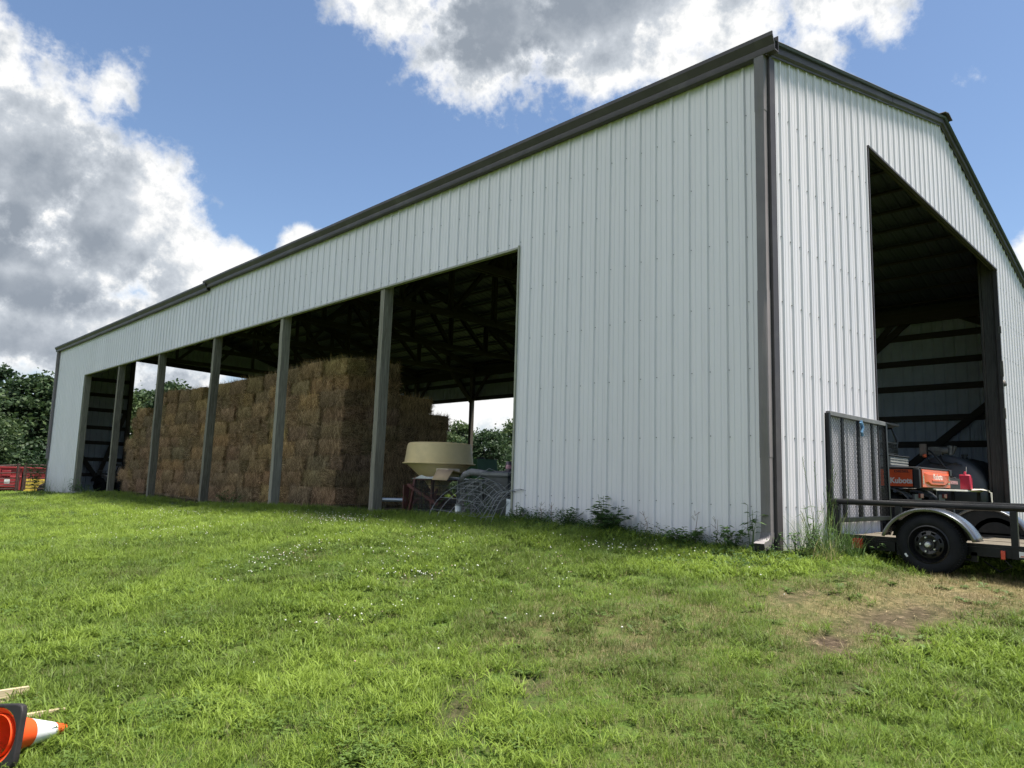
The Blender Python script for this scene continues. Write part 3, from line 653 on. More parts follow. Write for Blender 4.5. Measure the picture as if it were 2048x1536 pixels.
for z, h in ((4.1, .14), (3.35, .3), (2.5, .2)): mb = MB(); mb.box((D1, -.02, z), (.04, .05, h)); mb.build('door_hinge', MAT['rusty'], barn, bevel=.004)
mb = MB(); mb.lathe([(0, 0), (.05, .005), (.06, .04), (.045, .09), (.02, .12), (0, .12)], 14, Matrix.Translation((D1 + .09, -.01, 3.02))); dl = mb.build('door_light', MAT['rusty'], barn)
mb = MB(); mb.tube([(D1 + .02, -.03, 3.2), (D1 + .09, .0, 3.28), (D1 + .1, .02, 3.15)], .008, 6); mb.build('cable', MAT['rusty'], dl)
# header timbers, girts, plates
for a, b in (((.22, .3, 4.95), (.26, L - .3, 5.25)), ((.06, O0, HZf + .02), (.10, O1, HZf + .16)), ((W - .24, .3, EZ2 - .42), (W - .17, L - .3, EZ2 - .14))): mb = MB(); mb.box2(a, b); mb.build('header_beam', MAT['lumber_y'], barn)
for a, b in (((D0, .045, dz(D0) + .07), (D1, .045, dz(D1) + .07)), ((2.8, L - .045, 5.57), (9.1, L - .045, 5.35))): mb = MB(); mb.bar(a, b, .04, .19); mb.build('door_header', MAT['lumber_x'], barn)
for y in (.10, L - .10):
    for a, b in ((.1, RX), (W - .1, RX)): mb = MB(); mb.bar((a, y, rz(a) - .14), (b, y, RZ - .14), .04, .18); mb.build('gable_rafter', MAT['lumber_x'], barn)
def girt(a, b, ax):
    mb = MB(); mb.bar(a, b, .04, .145); return mb.build('girt', MAT['lumber_' + ax], barn)
for z in (4.65, 4.03, 3.42, 2.70, 2.09, 1.42, .8):
    girt((W - .03, .1, z), (W - .03, O0, z), 'y'); girt((W - .03, O1, z), (W - .03, L - .1, z), 'y')
    girt((.1, L - .03, z - .1), (2.75, L - .03, z - .1), 'x'); girt((D1 + .2, L - .03, z), (W - .1, L - .03, z), 'x'); girt((.1, .03, z), (D0 - .1, .03, z), 'x'); girt((D1 + .3, .03, z), (W - .1, .03, z), 'x')
    girt((.03, .1, z), (.03, O0 - .1, z), 'y'); girt((.03, O1 + .1, z), (.03, L - .1, z), 'y')
girt((W - .03, O0, 4.72), (W - .03, O1, 4.72), 'y'); girt((W - .05, O0, HZb + .07), (W - .05, O1, HZb + .07), 'y'); girt((.03, O0, 4.75), (.03, O1, 4.75), 'y')
for a, b in (((W - .075, .35, 3.35), (W - .075, 3.5, .75)), ((W - .075, 3.5, 4.1), (W - .075, 2.2, 5.2)), ((W - .075, .4, 4.6), (W - .075, 1.6, 5.2)), ((.4, L - .09, 2.4), (1.9, L - .09, .35)), ((2.6, L - .09, 3.3), (1.75, L - .09, .6))):
    mb = MB(); mb.bar(a, b, .16, .04, up=(1, 0, 0) if a[0] > 11 else (0, 1, 0)); mb.build('wall_brace', MAT['lumber_y'], barn)
# roof trusses over every post line, purlins on top
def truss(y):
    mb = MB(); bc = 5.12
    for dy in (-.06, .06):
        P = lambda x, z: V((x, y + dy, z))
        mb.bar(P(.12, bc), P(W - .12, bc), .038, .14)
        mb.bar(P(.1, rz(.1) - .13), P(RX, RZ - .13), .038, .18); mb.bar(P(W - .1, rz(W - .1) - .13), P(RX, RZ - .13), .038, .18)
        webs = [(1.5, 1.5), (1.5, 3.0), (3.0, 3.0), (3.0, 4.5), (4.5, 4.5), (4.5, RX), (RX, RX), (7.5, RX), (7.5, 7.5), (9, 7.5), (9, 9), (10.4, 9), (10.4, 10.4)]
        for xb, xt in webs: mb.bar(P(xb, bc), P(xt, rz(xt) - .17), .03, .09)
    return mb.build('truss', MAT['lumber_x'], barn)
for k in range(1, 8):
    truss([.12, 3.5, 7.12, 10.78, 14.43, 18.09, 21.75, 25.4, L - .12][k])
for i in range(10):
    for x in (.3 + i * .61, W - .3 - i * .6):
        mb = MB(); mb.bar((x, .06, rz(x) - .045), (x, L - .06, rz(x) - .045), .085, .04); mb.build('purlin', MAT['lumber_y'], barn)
# ---------------------------------------------------------------- hay bales
def hay_mat():
    m, nt, out = newmat('hay'); p = N(nt, 'ShaderNodeBsdfPrincipled', Roughness=.9); p.inputs['Specular IOR Level'].default_value = .15
    oi = N(nt, 'ShaderNodeObjectInfo'); isl = N(nt, 'ShaderNodeNewGeometry').outputs['Random Per Island']
    f = noise(nt, coords(nt, (40, 40, 9)), 3, 6, .7); f2 = noise(nt, coords(nt), 3.5, 4, .6)
    t = math_n(nt, 'ADD', math_n(nt, 'MULTIPLY', f, .35), math_n(nt, 'ADD', math_n(nt, 'MULTIPLY', isl, .75), math_n(nt, 'MULTIPLY', math_n(nt, 'SUBTRACT', f2, .5), .7)), True)
    c = ramp(nt, [(.14, (.035, .024, .014)), (.45, (.18, .125, .072)), (.72, (.38, .275, .165)), (.95, (.66, .51, .33))], t).outputs[0]
    c = mix_n(nt, 1.0, c, oi.outputs['Color'], 'MULTIPLY')
    lk(nt, c, p.inputs['Base Color']); lk(nt, bump(nt, f, .6, .02), p.inputs['Normal']); lk(nt, p.outputs[0], out.inputs[0]); return m
MAT['hay'] = hay_mat()
def bale_mesh(seed, lx, ly, lz):
    """lx along x; cut stems stand upright on the long sides and lie across on the ends"""
    r = random.Random(seed); bm = bmesh.new(); bmesh.ops.create_cube(bm, size=1)
    for v in bm.verts: v.co = V((v.co.x * lx, v.co.y * ly, v.co.z * lz))
    bmesh.ops.subdivide_edges(bm, edges=bm.edges[:], cuts=6, use_grid_fill=True)
    for v in bm.verts:
        c = v.co; ax, ay, az = abs(c.x) / (lx / 2), abs(c.y) / (ly / 2), abs(c.z) / (lz / 2)
        k = sorted((ax, ay, az))
        rd = max(0, k[1] - .72) / .28 * .035 * (1 if k[2] > .99 else 0)
        v.co = c * (1 - rd) + V((r.gauss(0, .008), r.gauss(0, .008), r.gauss(0, .006)))
    vs = [v.co.copy() for v in bm.verts]; fs = [tuple(v.index for v in f.verts) for f in bm.faces]; bm.free()
    mb = MB().add(vs, fs)
    def stem(p, d, l, w, nrm):
        s = d.cross(nrm).normalized() * w; e = p + d * l + nrm * r.uniform(-.004, .03)
        mb.add([p - s, p + s, e], [(0, 1, 2)])
    for ax in (0, 1):
        for sg in (-1, 1):
            for i in range(620 if ax == 1 else 380):
                nrm = V((sg, 0, 0)) if ax == 0 else V((0, sg, 0)); o = (lx if ax == 0 else ly) / 2
                a = r.uniform(-.5, .5) * ((ly if ax == 0 else lx) * .98); z = r.uniform(-.5, .47) * lz
                p = (V((sg * o, a, z)) if ax == 0 else V((a, sg * o, z))) + nrm * r.uniform(0, .012)
                if ax == 1: d = V((r.gauss(0, .28), 0, r.choice((-1, 1))))
                else: d = V((0, r.gauss(0, .8), r.gauss(0, .6)))
                d = (d + nrm * r.uniform(.0, .35)).normalized(); stem(p, d, r.uniform(.06, .19), r.uniform(.003, .0065), nrm)
    for i in range(150):
        z = lz / 2 * r.choice((-1, 1)); p = V((r.uniform(-.5, .5) * lx, r.uniform(-.5, .5) * ly, z)); e = r.choice((0, 1))
        if e: p.y = ly / 2 * r.choice((-1, 1))
        else: p.x = lx / 2 * r.choice((-1, 1))
        d = V((r.gauss(0, 1), r.gauss(0, 1), r.gauss(.2, .6))).normalized(); stem(p, d, r.uniform(.05, .14), r.uniform(.0015, .0035), V((0, 0, 1)))
    for xt in (-.22, .22):      # twine
        x = xt * lx; e = .004; q = [(x, -ly / 2 - e, -lz / 2 - e), (x, ly / 2 + e, -lz / 2 - e), (x, ly / 2 + e, lz / 2 + e), (x, -ly / 2 - e, lz / 2 + e), (x, -ly / 2 - e, -lz / 2 - e)]
        mb.tube(q, .004, 4, 0, False)
    for i in range(130):   # loose wisps hanging down the sides
        sg = r.choice((-1, 1)); p = V((r.uniform(-.5, .5) * lx, sg * (ly / 2 + .012), r.uniform(-.3, .5) * lz)); stem(p, V((r.gauss(0, .3), sg * .12, -1)).normalized(), r.uniform(.1, .30), r.uniform(.002, .004), V((0, sg, 0)))
    return mb.mesh('hay_bale', MAT['hay'], 0)
BL, BW, BH = .93, .46, .335
BM = [bale_mesh(40 + i, BL, BW, BH) for i in range(7)]
ORD = ['bottom', 'second', 'third', 'fourth', 'fifth', 'sixth', 'seventh', 'eighth', 'top']
NTH = ['first', 'second', 'third', 'fourth', 'fifth', 'sixth', 'seventh', 'eighth', 'ninth', 'tenth', 'eleventh', 'twelfth', 'thirteenth', 'fourteenth', 'fifteenth', 'sixteenth', 'seventeenth', 'eighteenth', 'nineteenth', 'twentieth', 'twenty-first', 'twenty-second', 'twenty-third', 'twenty-fourth', 'twenty-fifth', 'twenty-sixth', 'twenty-seventh', 'twenty-eighth']
TONES = [('golden', (1.22, 1.1, .88)), ('brown', (1.0, .94, .86)), ('dull brown', (.86, .80, .74)), ('grey-brown', (.88, .85, .82)), ('reddish brown', (1.0, .90, .79)), ('tan', (1.1, 1.02, .92))]
def bale(x, y, z, rz_, label, tone, tilt=0):
    o = bpy.data.objects.new('hay_bale', random.choice(BM)); COL.objects.link(o)
    o.location = (x, y, z); o.rotation_euler = (random.gauss(0, .012) + tilt, random.gauss(0, .012), rz_ + random.gauss(0, .025)); o.scale = (1, 1, random.uniform(.97, 1.03))
    o.color = (*[c * random.uniform(.94, 1.05) for c in tone[1]], 1); tag(o, label, 'hay bale', 'square hay bales stacked in the barn'); return o
XF, YR = .92, 9.72          # front face of the stack, right-hand face
def stack_z(y): return max(.20, G(.6, y)) + .09
rr = random.Random(5)
for row in range(9):
    roff = rr.gauss(0, .035)
    # front face, from the right-hand corner towards the far end
    yend = 23.3 if row < 5 else 22.8 if row < 7 else 22.4 if row == 7 else 20.6
    y = YR + (rr.uniform(0, .05)); k = 0; shift = rr.random() < .5
    while y < yend - .2:
        endon = rr.random() < (.42 if row in (2, 4, 5, 7) else .22) or (k == 0 and shift)
        ln = BW if endon else BL; ln *= rr.uniform(.97, 1.02)
        z = stack_z(y + ln / 2) + BH * (row + .5) + rr.gauss(0, .006); dx = roff + rr.gauss(0, .02) + (.02 if row > 5 else 0)
        tone = TONES[rr.choices(range(6), (1.2, 3, 2.6, 2.2, 2.2, 1.6))[0]]
        if row == 8 and (15.6 < y < 16.6): y += ln; continue
        if row == 7 and 20.9 < y < 21.7: y += ln; continue
        if row == 8: z += rr.uniform(-.02, .025)
        if 10.2 < y < 13.5 and row in (3, 6, 7): tone = TONES[rr.choice((0, 1, 5))]
        lab = '%s hay bale, %s course of the stack front, %s from its right corner' % (tone[0], ORD[row], NTH[k])
        if k == 0: corner_end = endon
        if endon: bale(XF + BL / 2 + dx, y + ln / 2, z, 0, lab, tone)
        else: bale(XF + BW / 2 + dx, y + ln / 2, z, math.pi / 2, lab, tone)
        y += ln + rr.uniform(.0, .012); k += 1
    # right-hand face: behind the corner bale
    xend = 3.8 if row < 5 else 3.55 if row == 5 else 3.4 if row == 6 else 2.35
    x = XF + (BL if corner_end else BW) + .015; k = 0
    while x < xend - .2:
        endon = rr.random() < .4; ln = BW if endon else BL
        if x + ln > xend + .25: endon, ln = True, BW
        z = stack_z(YR) + BH * (row + .5) + rr.gauss(0, .006); dy = rr.gauss(0, .022) + .03
        tone = TONES[rr.choices(range(6), (1, 3, 2.6, 1.6, 2.4, 1.2))[0]]
        lab = '%s hay bale, %s course of the stack right side, %s behind the corner bale' % (tone[0], ORD[row], NTH[k])
        if endon: bale(x + ln / 2, YR + BL / 2 + dy, z, math.pi / 2, lab, tone)
        else: bale(x + ln / 2, YR + BW / 2 + dy, z, 0, lab, tone)
        x += ln + rr.uniform(.0, .012); k += 1
# pallets under the stack
MAT['pallet'] = wood_mat('pallet_wood', (.12, .09, .06), (.22, .17, .11), (.32, .25, .17), 'y')
mb = MB()
for i in range(6): mb.box((.5 - .95, -.5 + .1 * 2 * i, .085), (.1, .12, .018)) if False else mb.box((0, -.54 + i * .216, .087), (1.0, .1, .018))
for xx in (-.48, 0, .48): mb.box((xx, 0, .045), (.045, 1.2, .066))
for yy in (-.54, 0, .54): mb.box((0, yy, .006), (1.0, .1, .012))
pm = mb.mesh('pallet', MAT['pallet'])
for i in range(11):
    y = YR + .62 + i * 1.23
    o = bpy.data.objects.new('pallet', pm); COL.objects.link(o); o.location = (XF + .55, y, max(.2, G(.6, y)) - .005); tag(o, 'weathered wooden pallet under the hay stack front, %s from its right corner' % NTH[i], 'pallet', 'pallets under the hay stack')
for i in range(2):
    o = bpy.data.objects.new('pallet', pm); COL.objects.link(o); o.location = (XF + 1.65 + i * 1.06, YR + .62, G(2, YR) - .005); tag(o, 'wooden pallet under the right side of the stack, %s back' % ('nearer the front' if i == 0 else 'farther'), 'pallet', 'pallets under the hay stack')
# ---------------------------------------------------------------- trees beyond the barn
def foliage_mat(name, stops, tr=.3):
    m, nt, out = newmat(name); p = N(nt, 'ShaderNodeBsdfPrincipled', Roughness=.6); p.inputs['Specular IOR Level'].default_value = .3
    isl = N(nt, 'ShaderNodeNewGeometry').outputs['Random Per Island']; oi = N(nt, 'ShaderNodeObjectInfo').outputs['Random']
    f = math_n(nt, 'ADD', math_n(nt, 'MULTIPLY', isl, .45), math_n(nt, 'ADD', math_n(nt, 'MULTIPLY', noise(nt, coords(nt), .7, 3), .55), math_n(nt, 'MULTIPLY', math_n(nt, 'SUBTRACT', oi, .5), .6)), True)
    c = ramp(nt, stops, f).outputs[0]; lk(nt, c, p.inputs['Base Color']); t = N(nt, 'ShaderNodeBsdfTranslucent'); lk(nt, c, t.inputs[0])
    mx = N(nt, 'ShaderNodeMixShader', Fac=tr); lk(nt, p.outputs[0], mx.inputs[1]); lk(nt, t.outputs[0], mx.inputs[2]); lk(nt, mx.outputs[0], out.inputs[0]); return m
MAT['leaf'] = foliage_mat('tree_leaves', [(.15, (.020, .042, .018)), (.5, (.038, .068, .026)), (.85, (.08, .118, .040))])
MAT['bark'] = simple('bark', (.10, .085, .07), .9, 0, .4, 9, .5)
def leaf_quad(mb, p, s, r, m=0, up=.3):
    d = V((r.gauss(0, 1), r.gauss(0, 1), r.gauss(0, .8))).normalized(); n = V((r.gauss(0, 1), r.gauss(0, 1), r.gauss(up, 1))).normalized(); e = d.cross(n)
    if e.length < .05: return
    e = e.normalized() * s * .36; d = d * s
    mb.add([p - d * .5, p + e * .9 - d * .08, p + d * .5, p - e * .9 - d * .08], [(0, 1, 2, 3)], m)
def make_tree(seed, H, wid, base=.18, nclump=46, nleaf=150, ls=.30):
    r = random.Random(seed); tk = MB(); cr = MB()
    tr = [V((0, 0, -.4))]; x = y = 0
    for i in range(1, 8): x += r.gauss(0, .1); y += r.gauss(0, .1); tr.append(V((x, y, H * .86 * i / 7)))
    tk.tube(tr, [H * .020 * (1 - .12 * i) for i in range(8)], 7)
    for i in range(nclump):
        t = base + (1 - base) * (i + r.random()) / nclump; prof = math.sin(math.pi * min(1, (t - base * .6) / (1 - base * .6)) ** .8) ** .65 if t < .98 else .15
        a = r.uniform(0, 6.28); q = wid * prof * math.sqrt(r.uniform(.12, 1)) * r.uniform(.75, 1.15)
        c = V((x * t + q * math.cos(a), y * t + q * math.sin(a), H * t * r.uniform(.95, 1.05)))
        j = min(7, int(t * 6)); b = tr[max(0, j - 1)]; mid = (b + c) / 2 + V((0, 0, -.3)); tk.tube([b, mid, c], [H * .006, H * .004, .015], 4, 0, False)
        cs = r.uniform(.5, 1.0) * wid * .215
        for k in range(int(nleaf * r.uniform(.6, 1.3))):
            p = c + V((r.gauss(0, cs), r.gauss(0, cs), r.gauss(0, cs * .62))); leaf_quad(cr, p, ls * r.uniform(.6, 1.3), r)
    return tk, cr
TREE = []
for i, (H, wd, nc, nl, ls) in enumerate(((11, 3.6, 64, 190, .40), (10, 4.2, 68, 190, .40), (12.5, 3.8, 72, 180, .42), (9, 3.6, 58, 190, .38))):
    TREE.append(make_tree(90 + i, H, wd, .13, nc, nl, ls))
protos_t = []
for tk, cr in TREE: protos_t.append((tk.mesh('trunk', MAT['bark']), cr.mesh('crown', MAT['leaf'], 0)))
def pos(az, d):
    a = rad(az); return CAM.x + d * math.cos(a), CAM.y + d * math.sin(a)
def tree(az, d, kind, s, label, sx=1):
    x, y = pos(az, d); t = thing('tree', label, 'tree', (x, y, G(x, y) - .1), random.uniform(0, 6.28), 'trees beyond the barn'); t.scale = (s * sx * random.uniform(.92, 1.1), s * sx * random.uniform(.92, 1.1), s * (.84 if az > 60 else .95))
    for nm, me in zip(('trunk', 'crown'), protos_t[kind]):
        o = bpy.data.objects.new(nm, me); COL.objects.link(o); o.parent = t
TREES = [(83.6, 62, 1, .95, 'broad tree at the left edge, behind the red wagon'), (81.2, 72, 2, .93, 'tall pale-topped tree above the red wagon, left of the barn'), (79.2, 66, 0, .92, 'tree beside the far corner of the barn, right of the tall one'),
         (86.5, 70, 0, 1.0, 'tree just past the left edge behind the wagon'), (82.4, 56, 3, .68, 'short bushy tree low behind the red wagon'), (77.2, 74, 1, .95, 'tree hidden half behind the far corner of the barn'),
         (74.6, 60, 2, .66, 'tree seen between the far wall and the leftmost open post'), (73.0, 62, 1, .90, 'rounded dark tree left of the fourth post, above the hay'), (71.2, 60, 0, .86, 'tall tree with open crown above the low end of the hay'), (69.3, 70, 3, .98, 'bushy tree showing over the hay, nearest the hay peak'), (67.2, 78, 1, .75, 'low tree just behind the hay top'),
         (53.2, 92, 0, .80, 'tree behind the right side of the hay stack'), (51.3, 84, 3, .87, 'light green tree just right of the hay stack'), (49.6, 88, 2, .74, 'tall narrow tree behind the thin back post'), (47.6, 80, 1, .78, 'rounded dark tree right of the thin back post'), (45.6, 86, 0, .84, 'tree by the edge of the white wall, seen through the barn'), (43.5, 84, 3, .9, 'tree behind the white wall, past the opening'), (55.5, 90, 1, .8, 'tree far behind the hay stack')]
for az, d, k, s, lab in TREES: tree(az, d, k, s, lab)
# scrub filling the foot of the tree line
def make_shrub(seed, H, wd):
    r = random.Random(seed); mb = MB()
    for i in range(16):
        a = r.uniform(0, 6.28); q = wd * math.sqrt(r.random()) * .8; c = V((q * math.cos(a), q * math.sin(a), H * r.uniform(.12, .8)))
        for k in range(120): leaf_quad(mb, c + V((r.gauss(0, wd * .25), r.gauss(0, wd * .25), r.gauss(0, H * .16))), r.uniform(.16, .3), r)
    return mb.mesh('shrub', MAT['leaf'], 0)
SH = [make_shrub(7, 2.6, 2.2), make_shrub(8, 3.2, 2.6)]
n_sh = 0
for az in list(np.arange(78, 88, 1.25)) + list(np.arange(68, 76.5, 1.3)) + list(np.arange(43, 56, 1.15)):
    x, y = pos(az, random.uniform(56, 60) if az > 60 else random.uniform(70, 76)); o = bpy.data.objects.new('shrub', random.choice(SH)); COL.objects.link(o)
    o.location = (x, y, G(x, y) - .2); o.rotation_euler.z = random.uniform(0, 6.28); s = random.uniform(.8, 1.25); o.scale = (s, s, s)
    tag(o, 'leafy green scrub bush at the foot of the distant tree line', 'shrub', 'scrub bushes along the tree line'); n_sh += 1
# ---------------------------------------------------------------- utility trailer backed up to the gable
MAT['blk'] = simple('black_paint', (.008, .009, .010), .38, 0, .3, 5, .05, ((.04, .035, .03), .3), .22)
MAT['rubber'] = simple('tyre_rubber', (.011, .012, .014), .75, 0, .3, 8, .15, ((.03, .028, .026), .4), .12)
MAT['red_lens'] = simple('red_lens', (.45, .02, .02), .25, 0, .1, 5, 0, None, .6, .5)
MAT['silver'] = simple('bright_steel', (.55, .55, .54), .35, .8, .2, 10)
MAT['white_label'] = simple('white_label', (.62, .63, .63), .5, 0, .08, 20, 0, ((.3, .3, .3), .4))
MAT['deck'] = wood_mat('deck_boards', (.06, .05, .038), (.15, .128, .096), (.27, .24, .19), 'y')
TX0, TX1, TY0, TY1 = 1.16, 2.95, -.09, -3.3
tz = .50                                   # top of the frame
tr = thing('utility_trailer', 'black single-axle utility trailer with raised mesh ramp, backed up to the gable', 'trailer', (0, 0, 0))
mb = MB()
for x in (TX0, TX1): mb.box2((x - .025, TY1, tz - .09), (x + .025, TY0, tz + .0)); mb.box2((x - .03, TY1, tz + .0), (x - .024, TY0, tz + .03))
for y in (TY0 - .03, TY1 + .03): mb.box2((TX0, y - .025, tz - .092), (TX1, y + .025, tz - .003))
for i in range(1, 6): y = TY0 + (TY1 - TY0) * i / 6; mb.box2((TX0, y - .02, tz - .085), (TX1, y + .02, tz - .045))
for s in (0, 1): mb.bar(((TX0 + .1) if s == 0 else TX1 - .1, TY1 + .1, tz - .06), (2.05, TY1 - 1.25, tz - .06), .06, .08)
mb.build('chassis', MAT['blk'], tr, bevel=.004)
mb = MB(); nb = 9
for i in range(nb):
    x = TX0 + .035 + (TX1 - TX0 - .07) * (i + .5) / nb; mb.box((x + random.gauss(0, .002), (TY0 + TY1) / 2, tz - .014 + random.gauss(0, .003)), ((TX1 - TX0 - .07) / nb - .008, TY0 - TY1 - .08, .04))
mb.build('deck', MAT['deck'], tr, bevel=.003)
for x in (TX0 - .0, TX1):
    mb = MB(); mb.tube([(x, TY0 + .02, .868), (x, TY1, .868)], .031, 14); mb.build('top_rail', MAT['blk'], tr)
    for y in (TY0 - .035, -.74, -1.73, -2.6, TY1 + .04):
        mb = MB(); mb.box2((x - .028, y - .028, tz - .095), (x + .028, y + .028, .846)); mb.build('rail_post', MAT['blk'], tr, bevel=.004)
# ramp gate, folded up
gp = MB(); gx0, gx1 = TX0 + .03, TX1 - .03; gz0, gz1 = .66, 1.835; gy = lambda z: TY0 + .045 + (z - gz0) * .012
for x in (gx0, gx1): gp.bar((x, gy(gz0), gz0 - .13), (x, gy(gz1), gz1), .05, .055, up=(0, 1, 0))
gp.bar((gx0, gy(gz0), gz0), (gx1, gy(gz0), gz0), .05, .05, up=(0, 0, 1))
gate = gp.build('ramp_gate', MAT['blk'], tr, bevel=.004)
mb = MB(); mb.bar((gx0 + .02, gy(gz1), gz1), (gx1 - .02, gy(gz1), gz1), .05, .05); mb.build('top_bar', simple('faded_black', (.13, .13, .13), .6, 0, .3, 6), gate, bevel=.004)
mb = MB()
for f in (.235, .505, .76): x = gx0 + (gx1 - gx0) * f; mb.bar((x, gy(gz0) + .014, gz0), (x, gy(gz1) + .014, gz1), .055, .04, up=(0, 1, 0))
mb.bar((gx0 + (gx1 - gx0) * .88, gy(gz0) + .05, gz0 + .02), (gx0 + (gx1 - gx0) * .88, gy(gz1) + .05, gz1 - .03), .09, .03, up=(0, 1, 0)); mb.build('gate_bar', MAT['blk'], gate)
mb = MB(); dw, dh = .046, .046; w_ = .002      # expanded-metal diamonds
yz = lambda x, z: V((x, gy(z) - .012, z))
nx = int((gx1 - gx0) / dw); nz = int((gz1 - gz0) / dh)
for i in range(-nz, nx + nz):
    for sg in (1, -1):
        # straight strand x = x0 + sg*(z-gz0)*dw/dh/2 clipped to the frame
        x0 = gx0 + i * dw if sg > 0 else gx1 - i * dw; k = sg * dw / dh / 1.15
        za, zb = gz0, gz1
        ts = sorted(((gx0 - x0) / k + gz0, (gx1 - x0) / k + gz0)); za, zb = max(za, ts[0]), min(zb, ts[1])
        if zb - za > .02: mb.bar(yz(x0 + k * (za - gz0), za), yz(x0 + k * (zb - gz0), zb), w_ * 1.6, w_, up=(0, 1, 0))
mb.build('mesh_panel', MAT['blk'], gate)
mb = MB(); mb.tube([(gx0 + .88, gy(gz1) - .03, gz1 - .02), (gx0 + .9, gy(gz1) - .045, gz1 - .1), (gx0 + .87, gy(gz1) - .04, gz1 - .16), (gx0 + .91, gy(gz1) - .03, gz1 - .2)], .016, 6); mb.tube([(gx0 + .86, gy(gz1) - .035, gz1 - .04), (gx0 + .93, gy(gz1) - .03, gz1 - .13)], .014, 6)
mb.build('blue_strap', simple('blue_strap_cloth', (.10, .22, .36), .8), gate)
# wheels, fenders
WY, WZ, WR = -1.07, .497, .292
def wheel(xo, sg, WY=-1.07, WZ=.497):
    """xo: outer face x, sg: -1 when the face looks towards -x"""
    w = thing('wheel', None, None); w.parent = tr
    M = Matrix.Translation((xo, WY, WZ)) @ Matrix.Rotation(sg * math.pi / 2, 4, 'Y')     # local +z looks outwards
    mb = MB(); mb.lathe([(.175, -.02), (.19, -.004), (.215, .004), (.25, -.002), (.272, -.018), (.285, -.04), (WR, -.055), (WR, -.15), (.283, -.17), (.25, -.2), (.2, -.2), (.175, -.185)], 64, M, closed=True)
    for ring in (-.075, -.1025, -.13):     # circumferential grooves as slightly raised ribs between
        mb.lathe([(WR - .001, ring - .009), (WR + .004, ring - .008), (WR + .004, ring + .008), (WR - .001, ring + .009)], 64, M)
    for i in range(72):                     # shoulder lugs
        a = 2 * math.pi * i / 72
        for zc in (-.046, -.16): mb.box(M @ V(((WR - .006) * math.cos(a), (WR - .006) * math.sin(a), zc)), (.016, .011, .024), (M @ Matrix.Rotation(a, 4, 'Z')).to_3x3())
    tyre = mb.build('tyre', MAT['rubber'], w, fix=False)
    mb = MB(); mb.box(M @ V((-.115, .195, .0045)), (.018, .036, .002), (M @ Matrix.Rotation(2.2, 4, 'Z')).to_3x3()); mb.build('tyre_label', MAT['white_label'], tyre)
    mb = MB(); mb.lathe([(.178, -.03), (.183, -.008), (.172, -.004), (.166, -.02), (.158, -.05), (.15, -.062)], 48, M)
    # disc with hand holes
    n = 64; rin, rh0, rh1, ro = .055, .088, .128, .15
    for i in range(n):
        a0, a1 = 2 * math.pi * i / n, 2 * math.pi * (i + 1) / n; hole = (i % 8) in (2, 3, 4, 5)
        q = lambda r, a, z: M @ V((r * math.cos(a), r * math.sin(a), z))
        for ra, rb, za, zb, isH in ((rin, rh0, -.030, -.022, 0), (rh0, rh1, -.022, -.036, 1), (rh1, ro, -.036, -.062, 0)):
            if isH and hole:
                c = ((i % 8) - 3.5 + .5); rr0, rr1 = .098, .119
                for A, B in ((ra, rr0), (rr1, rb)): mb.add([q(A, a0, -.028), q(B, a0, -.03), q(B, a1, -.03), q(A, a1, -.028)], [(0, 1, 2, 3)])
            else: mb.add([q(ra, a0, za), q(rb, a0, zb), q(rb, a1, zb), q(ra, a1, za)], [(0, 1, 2, 3)])
    mb.lathe([(.055, -.03), (.052, -.012), (0, -.012)], 24, M); rim = mb.build('rim', simple('black_rim', (.009, .009, .010), .35, 0, .2, 8, 0, None, .35), w)
    mb = MB()
    for i in range(5): a = 2 * math.pi * i / 5 + .3; mb.lathe([(0, .004), (.008, .004), (.0105, -.004), (.0105, -.03)], 6, M @ Matrix.Translation((.068 * math.cos(a), .068 * math.sin(a), 0)))
    mb.build('lug_nut', MAT['silver'], rim)
    mb = MB(); mb.lathe([(0, .03), (.02, .029), (.027, .02), (.03, -.012)], 20, M); mb.build('hub_cap', MAT['silver'], rim)
    mb = MB()
    for i in range(8):
        a = 2 * math.pi * (i + .4375) / 8
        if i in (0, 1, 2, 3): mb.lathe([(0, -.034), (.011, -.036)], 10, M @ Matrix.Translation((.108 * math.cos(a + 1.2), .108 * math.sin(a + 1.2), 0)))
    mb.lathe([(.0, -.075), (.16, -.075)], 24, M, 1)
    mb.build('brake_backing', [simple('yellow_zinc', (.42, .40, .08), .4, .6), simple('drum_black', (.006, .006, .006), .8)], w)
    return w
wheel(.92, -1); wheel(3.20, 1, -1.17, .475)
fm = simple('fender_black', (.16, .17, .185), .26, .85, .2, 4, 0, ((.1, .1, .1), .3), .6)
for xa, xb in ((.895, 1.13), (2.98, 3.215)):
    mb = MB(); fr = .375; n = 22; prof = [(xa, -.02), (xa, .0), (xa + .02, .012), (xb - .02, .012), (xb, .0)]
    for i in range(n + 1):
        a = rad(12 + 156 * i / n); fl = 1.0 + .06 * (abs(math.cos(a)) ** 3)
        for x, dr in prof: mb.v.append((x, WY + (fr + dr) * math.cos(a) * fl * 1.04, WZ - .02 + (fr + dr) * math.sin(a) * .94))
    k = len(prof)
    for i in range(n): mb.f += [(i * k + j, i * k + j + 1, (i + 1) * k + j + 1, (i + 1) * k + j) for j in range(k - 1)]; mb.mi += [0] * (k - 1)
    o = mb.build('fender', fm, tr, sharp=50); s = o.modifiers.new('gauge', 'SOLIDIFY'); s.thickness = .004
    mb = MB(); mb.add([(xb - .02 if xa < 2 else xa + .02, WY + (fr) * math.cos(rad(12 + 156 * i / n)) * 1.04, WZ - .02 + fr * .93 * math.sin(rad(12 + 156 * i / n))) for i in range(n + 1)], [tuple(range(n + 1))]); mb.build('fender_skirt', MAT['blk'], tr)
mb = MB(); mb.tube([(.95, WY, WZ), (3.17, WY - .1, WZ - .02)], .035, 10)
